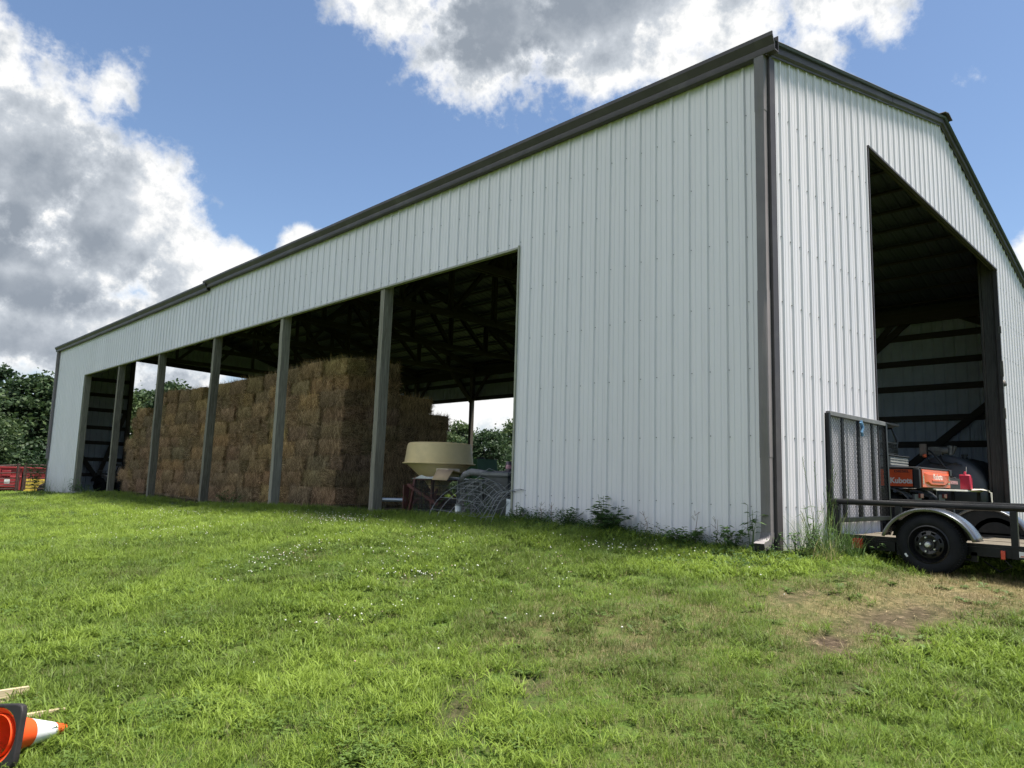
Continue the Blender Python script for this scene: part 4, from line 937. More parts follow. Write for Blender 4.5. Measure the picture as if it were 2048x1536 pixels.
for x in (TX0 + .0, TX1): mb.bar((x, WY + .33, tz - .13), (x, WY - .33, tz - .13), .045, .02); mb.bar((x, WY, WZ + .02), (x, WY, tz - .12), .07, .05); [mb.box((x, WY + s * .33, tz - .1), (.05, .05, .09)) for s in (-1, 1)]
mb.tube([(TX0 - .02, -1.62, .42), (TX0 - .03, -1.7, .34), (TX0, -1.6, .28), (TX0 + .1, -1.45, .36)], .006, 6); mb.build('axle', MAT['blk'], tr)
mb = MB(); mb.box2((TX0 - .065, TY0 - .30, tz - .105), (TX0 - .015, TY0 - .20, tz - .005)); mb.box2((TX0 - .068, TY0 - .255, tz - .1), (TX0 - .0645, TY0 - .25, tz - .01)); mb.build('tail_light', MAT['red_lens'], tr, bevel=.008)
mb = MB(); mb.box2((TX1 + .015, TY0 - .30, tz - .105), (TX1 + .065, TY0 - .20, tz - .005)); mb.build('tail_light', MAT['red_lens'], tr, bevel=.008)
mb = MB(); mb.box2((TX0 - .05, TY0 - .62, tz - .11), (TX0 - .02, TY0 - .36, tz - .02)); mb.tube([(TX0 - .03, TY0 - .33, tz - .06), (TX0 - .05, TY0 - .42, tz - .1), (TX0 - .02, TY0 - .6, tz - .07)], .012, 6); mb.build('light_bracket', MAT['blk'], tr)
mb = MB(); mb.box2((TX0 - .05, -1.655, tz - .1), (TX0 - .026, -1.62, tz - .02)); mb.build('side_reflector', simple('red_reflector', (.5, .06, .03), .3), tr, bevel=.004)
mb = MB(); mb.box2((TX0 - .0285, -1.93, tz - .072), (TX0 - .0262, -1.76, tz - .02)); st = mb.build('sticker', MAT['white_label'], tr)
mb = MB(); mb.box2((TX0 - .0297, -1.92, tz - .068), (TX0 - .0288, -1.77, tz - .056)); mb.build('sticker_bar', simple('sticker_red', (.4, .12, .08), .5), st)
mb = MB(); mb.box2((TX0 - .07, TY0 - .07, .78), (TX0 - .03, TY0 - .03, .82)); mb.tube([(TX0 - .05, TY0 - .03, .80), (TX0 - .09, TY0 + .01, .83), (TX0 - .12, TY0 + .02, .86)], .009, 6); mb.build('gate_latch', MAT['blk'], tr)
mb = MB(); mb.tube([(2.05, TY1 - 1.35, .2), (2.05, TY1 - 1.35, .75)], .03, 10); mb.box((2.05, TY1 - 1.45, tz - .03), (.1, .3, .08)); mb.build('tongue_jack', MAT['blk'], tr)
# ---------------------------------------------------------------- side-by-side utility vehicle in the gable doorway
MAT['orange'] = simple('orange_paint', (.62, .085, .022), .32, 0, .12, 3, 0, ((.25, .08, .04), .15), .5, .3)
MAT['plastic'] = simple('black_plastic', (.018, .018, .020), .55, 0, .2, 8, .05)
MAT['grey_dec'] = simple('decal_grey', (.62, .60, .58), .5, 0, .05)
ux0, ux1, uy = 5.36, 6.84, .32; gzu = G(6, .8)
utv = thing('utility_vehicle', 'orange side-by-side utility vehicle, dump bed towards the gable doorway', 'utility vehicle', (0, 0, 0))
bz0, bz1, by1 = 1.085, 1.345, 1.08
mb = MB(); mb.box2((ux0 + .03, uy + .03, bz0 - .03), (ux1 - .03, by1, bz0 + .02))
for x in (ux0 + .012, ux1 - .012): mb.box2((x - .012, uy + .09, bz0 - .02), (x + .012, by1, bz1 + .0))
mb.box2((ux0, by1, bz0 - .03), (ux1, by1 + .03, bz1 + .1)); mb.bar((ux0 + .01, uy, bz1 + .012), (ux0 + .01, by1, bz1 + .012), .04, .03); mb.bar((ux1 - .01, uy, bz1 + .012), (ux1 - .01, by1, bz1 + .012), .04, .03); mb.bar((ux0, uy + .01, bz1 + .012), (ux1, uy + .01, bz1 + .012), .04, .03)
for x in (ux0 + .02, ux1 - .02): mb.box2((x - .04, uy - .002, bz0 - .035), (x + .04, uy + .085, bz1))
bed = mb.build('dump_bed', MAT['plastic'], utv, bevel=.008)
mb = MB(); mb.box2((ux0 - .012, uy + .1, bz0 - .012), (ux0 - .0, by1 - .02, bz1 - .012)); mb.box2((ux0 - .016, uy + .12, bz0 + .06), (ux0 - .0125, by1 - .05, bz0 + .15)); sp = mb.build('side_panel', MAT['orange'], bed, bevel=.004)
MS = Matrix(((0, 0, -1, ux0 - .0175), (-1, 0, 0, uy + .262), (0, 1, 0, bz0 + .072), (0, 0, 0, 1)))
text_mesh('Kubota', .118, .0012, MS, MAT['grey_dec'], 'bed_lettering', bed, .004, .92)
MS2 = Matrix(((0, 0, -1, ux0 - .0135), (-1, 0, 0, uy + .25), (0, 1, 0, bz1 - .045), (0, 0, 0, 1)))
text_mesh('DIESEL', .05, .001, MS2, MAT['plastic'], 'small_lettering', bed, .001, 1.5)
# tailgate: pressed sheet with a raised shield
mb = MB(); a, b = ux0 + .06, ux1 - .03; y = uy - .012
mb.box2((a, y - .008, bz0 - .02), (b, y + .02, bz1 - .008))
mb.add([(a + .05, y - .008, bz1 - .05), (b - .05, y - .008, bz1 - .05), (b - .18, y - .03, bz1 - .075), (a + .18, y - .03, bz1 - .075), (a + .20, y - .03, bz0 + .07), (b - .20, y - .03, bz0 + .07), (b - .36, y - .03, bz0 + .03), (a + .36, y - .03, bz0 + .03), (a + .1, y - .008, bz0 + .05), (b - .1, y - .008, bz0 + .05), (b - .4, y - .008, bz0 + .0), (a + .4, y - .008, bz0 + .0)],
       [(0, 1, 2, 3), (3, 2, 5, 6, 7, 4), (0, 3, 4, 8), (1, 9, 5, 2), (8, 4, 7, 11), (9, 10, 6, 5), (11, 7, 6, 10)])
mb.box2((a + .38, y - .038, bz0 + .075), (b - .42, y - .028, bz0 + .105)); tg = mb.build('tailgate', MAT['orange'], bed, bevel=.004, sharp=20)
MT = Matrix(((1, 0, 0, (a + b) / 2 - .02), (0, 0, -1, y - .031), (0, 1, 0, bz0 + .145), (0, 0, 0, 1)))
text_mesh('Kubota', .125, .001, MT, simple("tailgate_letters", (.75, .66, .6), .5), "tailgate_lettering", bed, .002, 1.25)
mb = MB(); mb.box2((b - .125, y - .011, bz0 + .1), (b - .02, y - .0085, bz0 + .2)); mb.box2((b - .12, y - .011, bz0 + .04), (b - .02, y - .0085, bz0 + .07)); mb.box2((a + .02, y - .011, bz0 + .03), (a + .07, y - .0085, bz0 + .16)); mb.build('warning_label', simple('label_mix', (.3, .3, .22), .6, 0, .9, 60), bed)
mb = MB(); mb.box2((b - .07, y - .03, bz1 - .08), (b + .03, y, bz1 + .02)); mb.build('tailgate_latch', MAT['plastic'], bed, bevel=.006)
# rear wheels, fenders, lights, axle
for x, s in ((ux0 + .15, -1), (ux1 - .15, 1)):
    wz = gzu + .31; M = Matrix.Translation((x - s * .0, uy + .52, wz)) @ Matrix.Rotation(s * math.pi / 2, 4, 'Y')
    w = thing('wheel', None, None); w.parent = utv
    mb = MB(); mb.lathe([(.17, .1), (.24, .115), (.295, .1), (.31, .06), (.31, -.06), (.295, -.1), (.24, -.115), (.17, -.1)], 40, M)
    for i in range(22):
        an = 2 * math.pi * i / 22
        for zc, t in ((.05, .4), (-.05, -.4)): mb.box(M @ V((.313 * math.cos(an + (zc > 0) * .14), .313 * math.sin(an + (zc > 0) * .14), zc)), (.026, .035, .1), (M @ Matrix.Rotation(an, 4, 'Z') @ Matrix.Rotation(t, 4, 'X')).to_3x3())
    mb.build('tyre', MAT['rubber'], w); mb = MB(); mb.lathe([(.175, .09), (.16, .06), (.06, .04), (.05, .07), (0, .07)], 24, M); mb.build('rim', MAT['plastic'], w)
    mb = MB()
    for i in range(9): 
        t0, t1 = rad(20 + 15 * i), rad(35 + 15 * i)
        P = [(x + e * .16, uy + .50 - .38 * math.cos(t), wz + .06 + .33 * math.sin(t)) for t in (t0, t1) for e in (-1, 1)]; mb.add([P[0], P[1], P[3], P[2]], [(0, 1, 2, 3)])
    mb.box2((x - .16, uy + .08, wz + .02), (x + .16, uy + .11, wz + .30)); o = mb.build('fender', simple('grey_plastic', (.07, .07, .072), .6), utv); so_ = o.modifiers.new('gauge', 'SOLIDIFY'); so_.thickness = .012
    mb = MB(); mb.box2((x + .02, uy + .05, wz + .24), (x + .17, uy + .085, wz + .31)); mb.build('tail_light', simple('dull_red_lens', (.22, .04, .025), .35), utv, bevel=.006)
mb = MB(); mb.box2((ux0 + .3, uy + .15, gzu + .3), (ux1 - .3, by1 + 1.9, gzu + .5)); mb.tube([(ux0 + .1, uy + .52, gzu + .31), (ux1 - .1, uy + .52, gzu + .31)], .05, 10); mb.lathe([(0, -.13), (.1, -.12), (.13, -.05), (.13, .05), (.1, .12), (0, .13)], 16, Matrix.Translation(((ux0 + ux1) / 2, uy + .45, gzu + .36))); mb.box2(((ux0 + ux1) / 2 - .04, uy - .08, gzu + .26), ((ux0 + ux1) / 2 + .04, uy + .2, gzu + .34)); mb.build('chassis', simple('greasy_metal', (.09, .088, .085), .55, .5, .4, 12), utv)
mb = MB(); mb.box2((ux0 + .08, 1.2, gzu + .35), (ux1 - .08, 3.0, gzu + .62)); mb.box2((ux0 + .1, 2.4, gzu + .6), (ux1 - .1, 3.25, gzu + .98)); mb.box2((ux0 + .15, 3.2, gzu + .4), (ux1 - .15, 3.45, gzu + .85)); mb.build('body', MAT['orange'], utv, bevel=.03)
mb = MB(); mb.box2((ux0 + .15, 1.25, gzu + .62), (ux1 - .15, 1.75, gzu + .8)); mb.box2((ux0 + .15, 1.18, gzu + .7), (ux1 - .15, 1.32, gzu + 1.15)); mb.build('seat', MAT['plastic'], utv, bevel=.03)
for x in (ux0 + .27, ux1 - .34):
    mb = MB(); mb.tube([(x, 1.12, gzu + .62), (x, 1.0, 1.85), (x, 1.08, 2.07), (x, 2.2, 2.07), (x, 2.75, 1.5), (x, 2.8, gzu + .95)], .026, 10); mb.build('roll_bar', MAT['blk'], utv)
mb = MB(); mb.box2((ux0 + .2, .96, 2.085), (ux1 - .30, 2.45, 2.125)); mb.box2((ux0 + .25, 1.0, 2.06), (ux1 - .45, 1.25, 2.085)); mb.build('cab_roof', MAT['plastic'], utv, bevel=.012)
mb = MB(); z0, z1 = 1.62, 1.80; xa, xb = ux0 + .25, ux1 - .34
for i in range(40): x = xa + (xb - xa) * i / 39; mb.bar((x, 1.0, z0), (x, 1.0, z1), .004, .004)
for i in range(8): z = z0 + (z1 - z0) * i / 7; mb.bar((xa, 1.0, z), (xb, 1.0, z), .004, .004)
mb.bar((xa, 1.0, z0), (xb, 1.0, z0), .02, .02); mb.bar((xa, 1.0, z1), (xb, 1.0, z1), .02, .02); mb.bar((xb, 1.0, 1.4), (xb, 1.0, z1), .02, .02); mb.build('mesh_screen', MAT['blk'], utv)
box = thing('tool_chest', 'grey ribbed tool chest sitting on the orange vehicle bed', 'tool chest', (0, 0, 0))
mb = MB(); mb.box2((ux0 + .25, .82, bz1 + .03), (6.46, 1.07, bz1 + .21)); mb.build('chest_body', simple('grey_tray', (.22, .21, .19), .6, 0, .25, 7), box, bevel=.02)
mb = MB(); [mb.box2((ux0 + .25, .813, bz1 + .07 + i * .045), (6.45, .819, bz1 + .085 + i * .045)) for i in range(3)]; mb.build('rib', simple('grey_tray_edge', (.30, .29, .26), .6), box)
mb = MB(); mb.box2((ux0 + .24, .80, bz1 + .211), (6.47, 1.08, bz1 + .228)); mb.build('lid', MAT['plastic'], box, bevel=.006)

# ---------------------------------------------------------------- fuel tank and what stands round it
tank = thing('fuel_tank', 'big dark cylindrical fuel tank lying behind the orange vehicle', 'tank', (9.22, 1.05, 0), -math.pi / 2)
mt = simple('tank_paint', (.06, .064, .072), .42, 0, .25, 2, 0, ((.08, .06, .05), .4), .4)
M = Matrix.Translation((0, 0, .97)) @ Matrix.Rotation(-math.pi / 2, 4, 'X'); R0 = .745
mb = MB(); mb.lathe([(0, -.16), (.2, -.15), (.42, -.115), (.6, -.06), (.7, -.01), (R0 - .008, .06), (R0, .12), (R0, 1.9), (R0 - .03, 1.98), (.5, 2.1), (0, 2.15)], 64, M); mb.lathe([(R0 + .001, .14), (R0 + .007, .15), (R0 + .007, .17), (R0 + .001, .18)], 64, M); mb.build('shell', mt, tank, sharp=50)
for y in (.4, 1.6):
    mb = MB(); mb.box2((-.55, y - .05, .3), (.55, y + .05, .45)); [mb.bar((s * .45, y, .25), (s * .62, y, .8), .06, .08) for s in (-1, 1)]; mb.build('cradle', MAT['blk'], tank)
mb = MB(); mb.lathe([(.05, 0), (.05, .06), (.062, .06), (.062, .09), (0, .09)], 16, Matrix.Translation((.28, .35, .97 + R0 - .055))); mb.build('filler_cap', MAT['plastic'], tank)
pm_ = MB(); px, py, pz = -.16, .12, 1.79
pm_.tube([(px, py, 1.45), (px, py, pz - .05)], .022, 8); pm_.box2((px - .12, py - .08, pz - .06), (px + .12, py + .08, pz + .1)); pm_.lathe([(0, -.14), (.06, -.13), (.07, -.1), (.07, .1), (.06, .13), (0, .14)], 16, Matrix.Translation((px + .1, py - .02, pz + .03)) @ Matrix.Rotation(math.pi / 2, 4, 'Y')); pm_.lathe([(0, -.1), (.055, -.09), (.055, .09), (0, .1)], 14, Matrix.Translation((px + .26, py, pz + .03)))
pm_.box((px + .33, py, pz + .04), (.03, .1, .16), (0, .3, 0)); pm = pm_.build('pump', simple('pump_grey', (.12, .12, .118), .5, .4, .4, 14), tank, bevel=.004)
mb = MB(); mb.box2((px - .26, py - .14, pz - .08), (px - .15, py - .04, pz + .16)); mb.build('nozzle_holster', simple('holster_tan', (.16, .13, .11), .6), pm, bevel=.008)
mb = MB(); mb.lathe([(0, -.04), (.035, -.03), (.04, 0), (.035, .03), (0, .04)], 12, Matrix.Translation((px - .16, py - .17, pz - .08))); mb.build('orange_knob', simple('orange_knob_paint', (.6, .10, .03), .4), pm)
hp = []
for i in range(25): t = i / 24; a = rad(118 - 112 * t); hp.append((px - .10 + .60 * t - .05 * math.sin(3.1 * t), py - .18 - .12 * math.sin(3.1 * t), pz + .02 - .80 * t ** 1.9))
mb = MB(); mb.tube(hp, .021, 8); 
mb.tube([(px - .15, py - .12, pz - .08), (px - .05, py - .2, pz - .22), (px + .2, py - .22, pz - .27), (px + .42, py - .2, pz - .22)], .014, 6); mb.tube([(px + .1, py - .1, pz - .06), (px + .18, py - .2, pz - .2), (px + .5, py - .2, pz - .26)], .012, 6); mb.build('hose', MAT['plastic'], tank)
mb = MB(); e = V(hp[-1]); mb.tube([e, e + V((.02, -.02, -.1)), e + V((.03, -.03, -.2))], [.024, .02, .012], 8); mb.build('nozzle', MAT['silver'], tank)

tab = thing('work_table', 'low white-topped table in front of the dark fuel tank', 'table', (0, 0, 0)); tb = .45
p0, p1 = V((6.95, .62, 0)), V((8.95, .40, 0)); ang = math.atan2(p1.y - p0.y, p1.x - p0.x); tm = (p0 + p1) / 2; LT = (p1 - p0).length; RT = Euler((0, 0, ang)).to_matrix()
mb = MB(); mb.box((tm.x, tm.y + .2, 1.035), (LT, .55, .03), RT); mb.build('table_top', simple('white_laminate', (.55, .53, .49), .55, 0, .1, 4, 0, ((.25, .22, .18), .4)), tab, bevel=.005)
for sx in (-1, 1):
    for sy in (-.22, .22):
        q = RT @ V((sx * (LT / 2 - .08), sy, 0)); mb = MB(); mb.box2((tm.x + q.x - .025, tm.y + .2 + q.y - .025, G(8, .5) - .05), (tm.x + q.x + .025, tm.y + .2 + q.y + .025, 1.02)); mb.build('leg', MAT['plastic'], tab)
can = thing('gas_can', 'red plastic fuel can standing on the white table', 'fuel can', (8.38, .47, 1.052), .15)
MAT['canred'] = simple('red_plastic', (.42, .018, .045), .4, 0, .12, 6)
mb = MB(); mb.prism([(-.15, 0), (.15, 0), (.155, .03), (.15, .22), (.06, .245), (-.02, .27), (-.15, .275), (-.155, .03)], Matrix(((1, 0, 0, 0), (0, 0, 1, -.09), (0, 1, 0, 0), (0, 0, 0, 1))), .18); body = mb.build('can_body', MAT['canred'], can, bevel=.02, fix=True)
mb = MB(); mb.tube([(-.13, 0, .27), (-.12, 0, .315), (-.02, 0, .318), (.03, 0, .255)], .018, 8); mb.build('handle', MAT['canred'], can)
mb = MB(); mb.lathe([(.03, 0), (.032, .03), (.015, .035)], 12, Matrix.Translation((.08, 0, .235))); mb.tube([(.08, 0, .26), (.11, 0, .32), (.19, 0, .42)], [.014, .012, .008], 8); mb.build('spout', MAT['plastic'], can)
cl = MB(); n = 14
for i in range(n + 1):
    for j in range(9):
        u = -.3 + .62 * i / n; v = j / 8
        if v < .55: x, y, z = u, .12 - v * .5, 1.058 + .012 * math.sin(9 * u + 5 * v) + random.uniform(0, .008)
        else: x, y, z = u * .5 + .19, -.165 - .02 * math.sin(13 * u), 1.05 - (v - .55) * .55 * (1 if u > .02 else .12)
        cl.v.append((8.62 + x, .36 + y, z))
for i in range(n): cl.f += [(i * 9 + j, i * 9 + j + 1, (i + 1) * 9 + j + 1, (i + 1) * 9 + j) for j in range(8)]; cl.mi += [0] * 8
tag(cl.build('rag', simple('dirty_cloth', (.46, .43, .37), .9, 0, .2, 12, .2)), 'crumpled off-white rag hanging over the right end of the table', 'rag')
bk = thing('green_bucket', 'green and white plastic bucket at the left end of the table', 'bucket', (6.98, .68, 1.052)); mb = MB(); mb.lathe([(0, 0), (.10, 0), (.125, .12)], 24); mb.build('bucket_body', simple('teal_plastic', (.05, .22, .17), .4), bk)
mb = MB(); mb.lathe([(.1255, .121), (.135, .19), (.128, .19), (.0, .185)], 24); mb.build('rim', simple('bucket_white', (.5, .52, .5), .5), bk)
bt = thing('battery', 'black battery with a red and white label on the table', 'battery', (7.72, .56, 1.052), -.1); mb = MB(); mb.box2((-.24, -.09, 0), (.24, .09, .19)); mb.box2((-.16, -.06, .19), (-.1, .06, .215)); mb.box2((.1, -.06, .19), (.16, .06, .215)); mb.build('case', MAT['plastic'], bt, bevel=.008)
mb = MB(); mb.box2((-.2, -.0935, .09), (.12, -.091, .15)); lb = mb.build('label', simple('battery_label', (.38, .2, .2), .5, 0, .9, 40), bt)
jr = thing('coolant_jug', 'small murky plastic jug between the bucket and the battery', 'jug', (7.3, .60, 1.052)); mb = MB(); mb.lathe([(0, 0), (.075, 0), (.08, .02), (.08, .13), (.03, .17), (.028, .2), (0, .2)], 16); mb.build('jug_body', simple('murky_plastic', (.25, .24, .22), .4, 0, .4, 20), jr); mb = MB(); mb.lathe([(.034, .195), (.034, .225), (0, .225)], 12); mb.build('cap', MAT['plastic'], jr)
bl = thing('blue_drum', 'dark blue plastic drum standing beside the doorway post', 'drum', (11.0, 1.0, G(11, 1))); mb = MB(); mb.lathe([(0, 0), (.28, 0), (.29, .03), (.285, .28), (.295, .3), (.285, .32), (.285, .58), (.295, .6), (.28, .62), (.27, .86), (0, .86)], 32); mb.build('drum_body', simple('blue_plastic', (.03, .07, .16), .45), bl)
mb = MB(); mb.lathe([(.05, .86), (.05, .89), (0, .89)], 14, Matrix.Translation((.12, 0, 0))); mb.build('bung', MAT['plastic'], bl)
# ---------------------------------------------------------------- fertiliser spreader and clutter by the open bay
fz = .45
spd = thing('fertilizer_spreader', 'beige cone fertilizer spreader with rusty red stand beside the hay', 'spreader', (.95, 6.52, 0))
MAT['poly'] = simple('beige_poly', (.60, .465, .24), .5, 0, .07, 3, .03, ((.30, .24, .13), .3), .35)
def rsq(r, z, k=4.0, n=40):     # rounded-square ring
    out = []
    for i in range(n):
        a = 2 * math.pi * i / n; c, s = math.cos(a), math.sin(a); q = (abs(c) ** k + abs(s) ** k) ** (-1 / k); out.append((r * c * q, r * s * q, z))
    return out
def loft(rings, mb, m=0, cap0=True, cap1=False):
    o = len(mb.v); n = len(rings[0])
    for r in rings: mb.v += r
    for i in range(len(rings) - 1): mb.f += [(o + i * n + j, o + i * n + (j + 1) % n, o + (i + 1) * n + (j + 1) % n, o + (i + 1) * n + j) for j in range(n)]; mb.mi += [m] * n
    if cap0: mb.f.append(tuple(o + j for j in range(n))[::-1]); mb.mi.append(m)
    if cap1: mb.f.append(tuple(o + (len(rings) - 1) * n + j for j in range(n))); mb.mi.append(m)
mb = MB(); K = 2.3
loft([rsq(.09, .70, 2), rsq(.12, .78, 2), rsq(.26, .985, 2), rsq(.29, .99, 2), rsq(.52, 1.205, K), rsq(.585, 1.215, K), rsq(.60, 1.225, K), rsq(.60, 1.24, K), rsq(.565, 1.245, K), rsq(.53, 1.53, K), rsq(.515, 1.565, K), rsq(.49, 1.582, K), rsq(.47, 1.575, K), rsq(.46, 1.50, K), rsq(.5, 1.25, K), rsq(.15, .85, 2)], mb, 0, True, True)
hop = mb.build('hopper', MAT['poly'], spd, sharp=28)
mb = MB(); [mb.lathe([(0, .006), (.008, .004), (.009, 0)], 8, Matrix.Translation((.57 * math.cos(a), .57 * math.sin(a), 1.246))) for a in [k * .7 for k in range(9)]]; mb.build('rim_bolt', MAT['screw'], hop)
MAT['rustred'] = simple('faded_red_steel', (.11, .035, .03), .65, .2, .4, 8, .2, ((.10, .05, .03), .6))
mb = MB()
for sx, sy in ((-1, 1), (-1, -1), (1, 1), (1, -1)): mb.bar((sx * .36, sy * .3, fz - .05), (sx * .30, sy * .24, .98), .05, .05); mb.bar((sx * .36, sy * .3, fz + .06), (sx * .1, sy * .1, .80), .04, .04)
for z in (.97,): mb.bar((-.3, -.26, z), (-.3, .26, z), .05, .05); mb.bar((.3, -.26, z), (.3, .26, z), .05, .05); mb.bar((-.3, .25, z), (.3, .25, z), .05, .05); mb.bar((-.3, -.25, z), (.3, -.25, z), .05, .05)
mb.bar((-.42, .34, fz - .02), (-.42, .34, .86), .11, .03); mb.bar((-.40, .30, .86), (-.36, -.5, fz + .1), .06, .05); mb.build('stand', MAT['rustred'], spd, bevel=.004)
mb = MB(); mb.lathe([(0, .60), (.22, .60), (.23, .62), (.05, .63), (.05, .72)], 24); [mb.box((.14 * math.cos(a), .14 * math.sin(a), .635), (.16, .012, .04), (0, 0, a)) for a in (0, 1.57, 3.14, 4.71)]; mb.build('spinner_disc', MAT['rustred'], spd)
mb = MB(); mb.tube([(-.42, .35, .60), (-.75, .62, .60)], .035, 14); mb.build('drive_shaft', simple('galvanised', (.45, .47, .49), .35, .6, .15, 8), spd)
# wire dog crate
MAT['wire'] = simple('dark_wire', (.03, .03, .032), .45, .6, .2); MAT['galv'] = simple('galvanised_wire', (.23, .235, .24), .5, .5, .25, 15)
def crate(cx, cy, z0, lx, ly, h, rz_, nm, label, mat, w=.0035):
    t = thing(nm, label, 'wire crate', (cx, cy, z0), rz_, None); mb = MB()
    for face in range(4):
        ax = face % 2; sg = 1 if face < 2 else -1; ln = lx if ax == 0 else ly; off = (ly if ax == 0 else lx) / 2 * sg
        P = lambda s, z: V((s, off, z)) if ax == 0 else V((off, s, z))
        n = int(ln / .028)
        for i in range(n + 1): s = -ln / 2 + ln * i / n; mb.bar(P(s, 0), P(s, h), w, w)
        for i in range(6): z = h * i / 5; mb.bar(P(-ln / 2, z), P(ln / 2, z), w * 1.3, w * 1.3)
    for i in range(int(lx / .05)): x = -lx / 2 + .05 * i; mb.bar((x, -ly / 2, h), (x, ly / 2, h), w, w)
    cage = mb.build('wire_cage', mat, t)
    mb = MB(); 
    for a in (-1, 1):
        for b in (-1, 1): mb.bar((a * lx / 2, b * ly / 2, 0), (a * lx / 2, b * ly / 2, h), .008, .008)
    for s in (-.11, .11): mb.bar((s * 1.6 - .1, -ly / 2 - .004, .04), (s * 1.6 - .1, -ly / 2 - .004, h - .05), .006, .006)
    mb.build('edge_rod', mat, t); mb = MB(); mb.box2((-lx / 2 + .01, -ly / 2 + .01, .005), (lx / 2 - .01, ly / 2 - .01, .03)); mb.build('floor_pan', MAT['plastic'], t, bevel=.004)
    mb = MB(); mb.tube([(-.05, -ly / 2 - .008, h * .55), (-.05, -ly / 2 - .03, h * .56), (.05, -ly / 2 - .03, h * .56)], .005, 6); mb.build('door_latch', mat, t); return t
crate(.62, 5.86, fz, .95, .6, .52, math.pi / 2 + .0 + math.pi, 'dog_crate', 'black wire dog crate with a padded mat and cardboard on top', MAT['wire'])
crate(.55, 4.95, fz, .55, .5, .54, math.pi / 2 + math.pi, 'animal_cage', 'grey close-barred wire cage behind the bent fence panel', MAT['galv'], .004)
mb = MB(); n = 12
for i in range(n + 1):
    for j in range(7):
        e = min(i, n - i) / 2; z = fz + .528 + .03 * min(1, e) + random.gauss(0, .004); 
        for s in (0,): mb.v.append((.30 + .58 * j / 6, 5.62 + .78 * i / n, z + (.02 * math.sin(i) if j == 0 else 0)))
o0 = len(mb.v)
for i in range(n + 1):
    for j in range(7): x, y, z = mb.v[i * 7 + j]; mb.v.append((x, y, fz + .523))
for i in range(n):
    for j in range(6): mb.f.append((i * 7 + j, i * 7 + j + 1, (i + 1) * 7 + j + 1, (i + 1) * 7 + j)); mb.mi.append(0)
    mb.f += [(i * 7, (i + 1) * 7, o0 + (i + 1) * 7, o0 + i * 7), (i * 7 + 6, o0 + i * 7 + 6, o0 + (i + 1) * 7 + 6, (i + 1) * 7 + 6)]; mb.mi += [0, 0]
mb.f += [tuple([j for j in range(7)] + [o0 + j for j in range(6, -1, -1)]), tuple([n * 7 + j for j in range(7)] + [o0 + n * 7 + j for j in range(6, -1, -1)])]; mb.mi += [0, 0]
tag(mb.build('padded_mat', simple('grey_fleece', (.48, .49, .48), .95, 0, .15, 25, .6), fix=True), 'fluffy off-white pad lying on top of the black wire crate', 'pad')
MAT['card'] = simple('cardboard', (.36, .26, .16), .85, 0, .08, 6); MAT['cardlight'] = simple('pale_carton', (.54, .45, .33), .85, 0, .08, 6)
bx = thing('cardboard_box', 'small pale printed cardboard box on the wire crate', 'cardboard box', (.45, 5.66, fz + .565), 1.45); mb = MB(); mb.box2((-.17, -.11, 0), (.17, .11, .125)); mb.build('carton', MAT['cardlight'], bx, bevel=.003)
mb = MB(); [mb.box2((-.12, -.1125, .105 - i * .017), (.06 - .05 * (i % 2), -.111, .112 - i * .017)) for i in range(4)]; mb.build('print', simple('box_print', (.18, .13, .10), .8), bx)
fl = MB(); fl.add([(.2, 5.60, fz + .675), (.2, 5.22, fz + .665), (.02, 5.14, fz + .505), (.02, 5.50, fz + .51)], [(0, 1, 2, 3)]); fl.add([(.21, 5.60, fz + .675), (.21, 5.22, fz + .665), (.55, 5.26, fz + .60), (.55, 5.6, fz + .60)], [(0, 1, 2, 3)])
o = fl.build('opened_carton', MAT['card']); o.modifiers.new('gauge', 'SOLIDIFY').thickness = .008; tag(o, 'flattened brown cardboard carton folded over the crate edge', 'cardboard')
# bent welded-wire fence panel leaning over the cage
mb = MB(); NU, NV = 9, 7
def fp(u, v):           # u along the wall, v up and over the bend
    kk = .035 * math.sin(9 * u + 3) + .03 * math.sin(7 * v + 5 * u); y = 5.10 - 1.30 * u - .42 * v + kk + .07 * math.sin(5 * v + 4 * u) + .05 * math.sin(9 * u); t = v * 1.25
    bx_ = .62 * math.sin(min(t, 1.25) * 1.5) ; z = .36 + .62 * math.sin(min(1.57, t * 1.45)) - .18 * max(0, t - 1.0) - .05 * math.sin(u * 3.1) * (1 - v)
    return V((-.34 + .55 * v ** 1.3 + .12 * math.sin(u * 4 + v), y, z + (.06 * math.sin(7 * u) - .16 * u) * v))
for i in range(NU): mb.tube([fp(i / (NU - 1), k / 14) for k in range(15)], .0042, 5, 0, False)
for j in range(NV): mb.tube([fp(k / 20, j / (NV - 1)) for k in range(21)], .0042, 5, 0, False)
mb2 = mb; tag(mb.build('fence_panel', MAT['galv']), 'bent piece of grey welded-wire fencing leaning in the open bay', 'fence panel')
mb = MB()
def fq(u, v): return V((.02 + .35 * v + .06 * math.sin(6 * u), 4.95 - .95 * u + .12 * math.sin(4 * v) - .25 * v, .40 + .66 * v + .10 * math.sin(5 * u + 2 * v)))
for i in range(7): mb.tube([fq(i / 6, k / 8) for k in range(9)], .004, 5, 0, False)
for j in range(6): mb.tube([fq(k / 12, j / 5) for k in range(13)], .004, 5, 0, False)
tag(mb.build('fence_panel', MAT['galv']), 'crumpled upright piece of wire fencing, behind the bent panel in the open bay', 'fence panel')
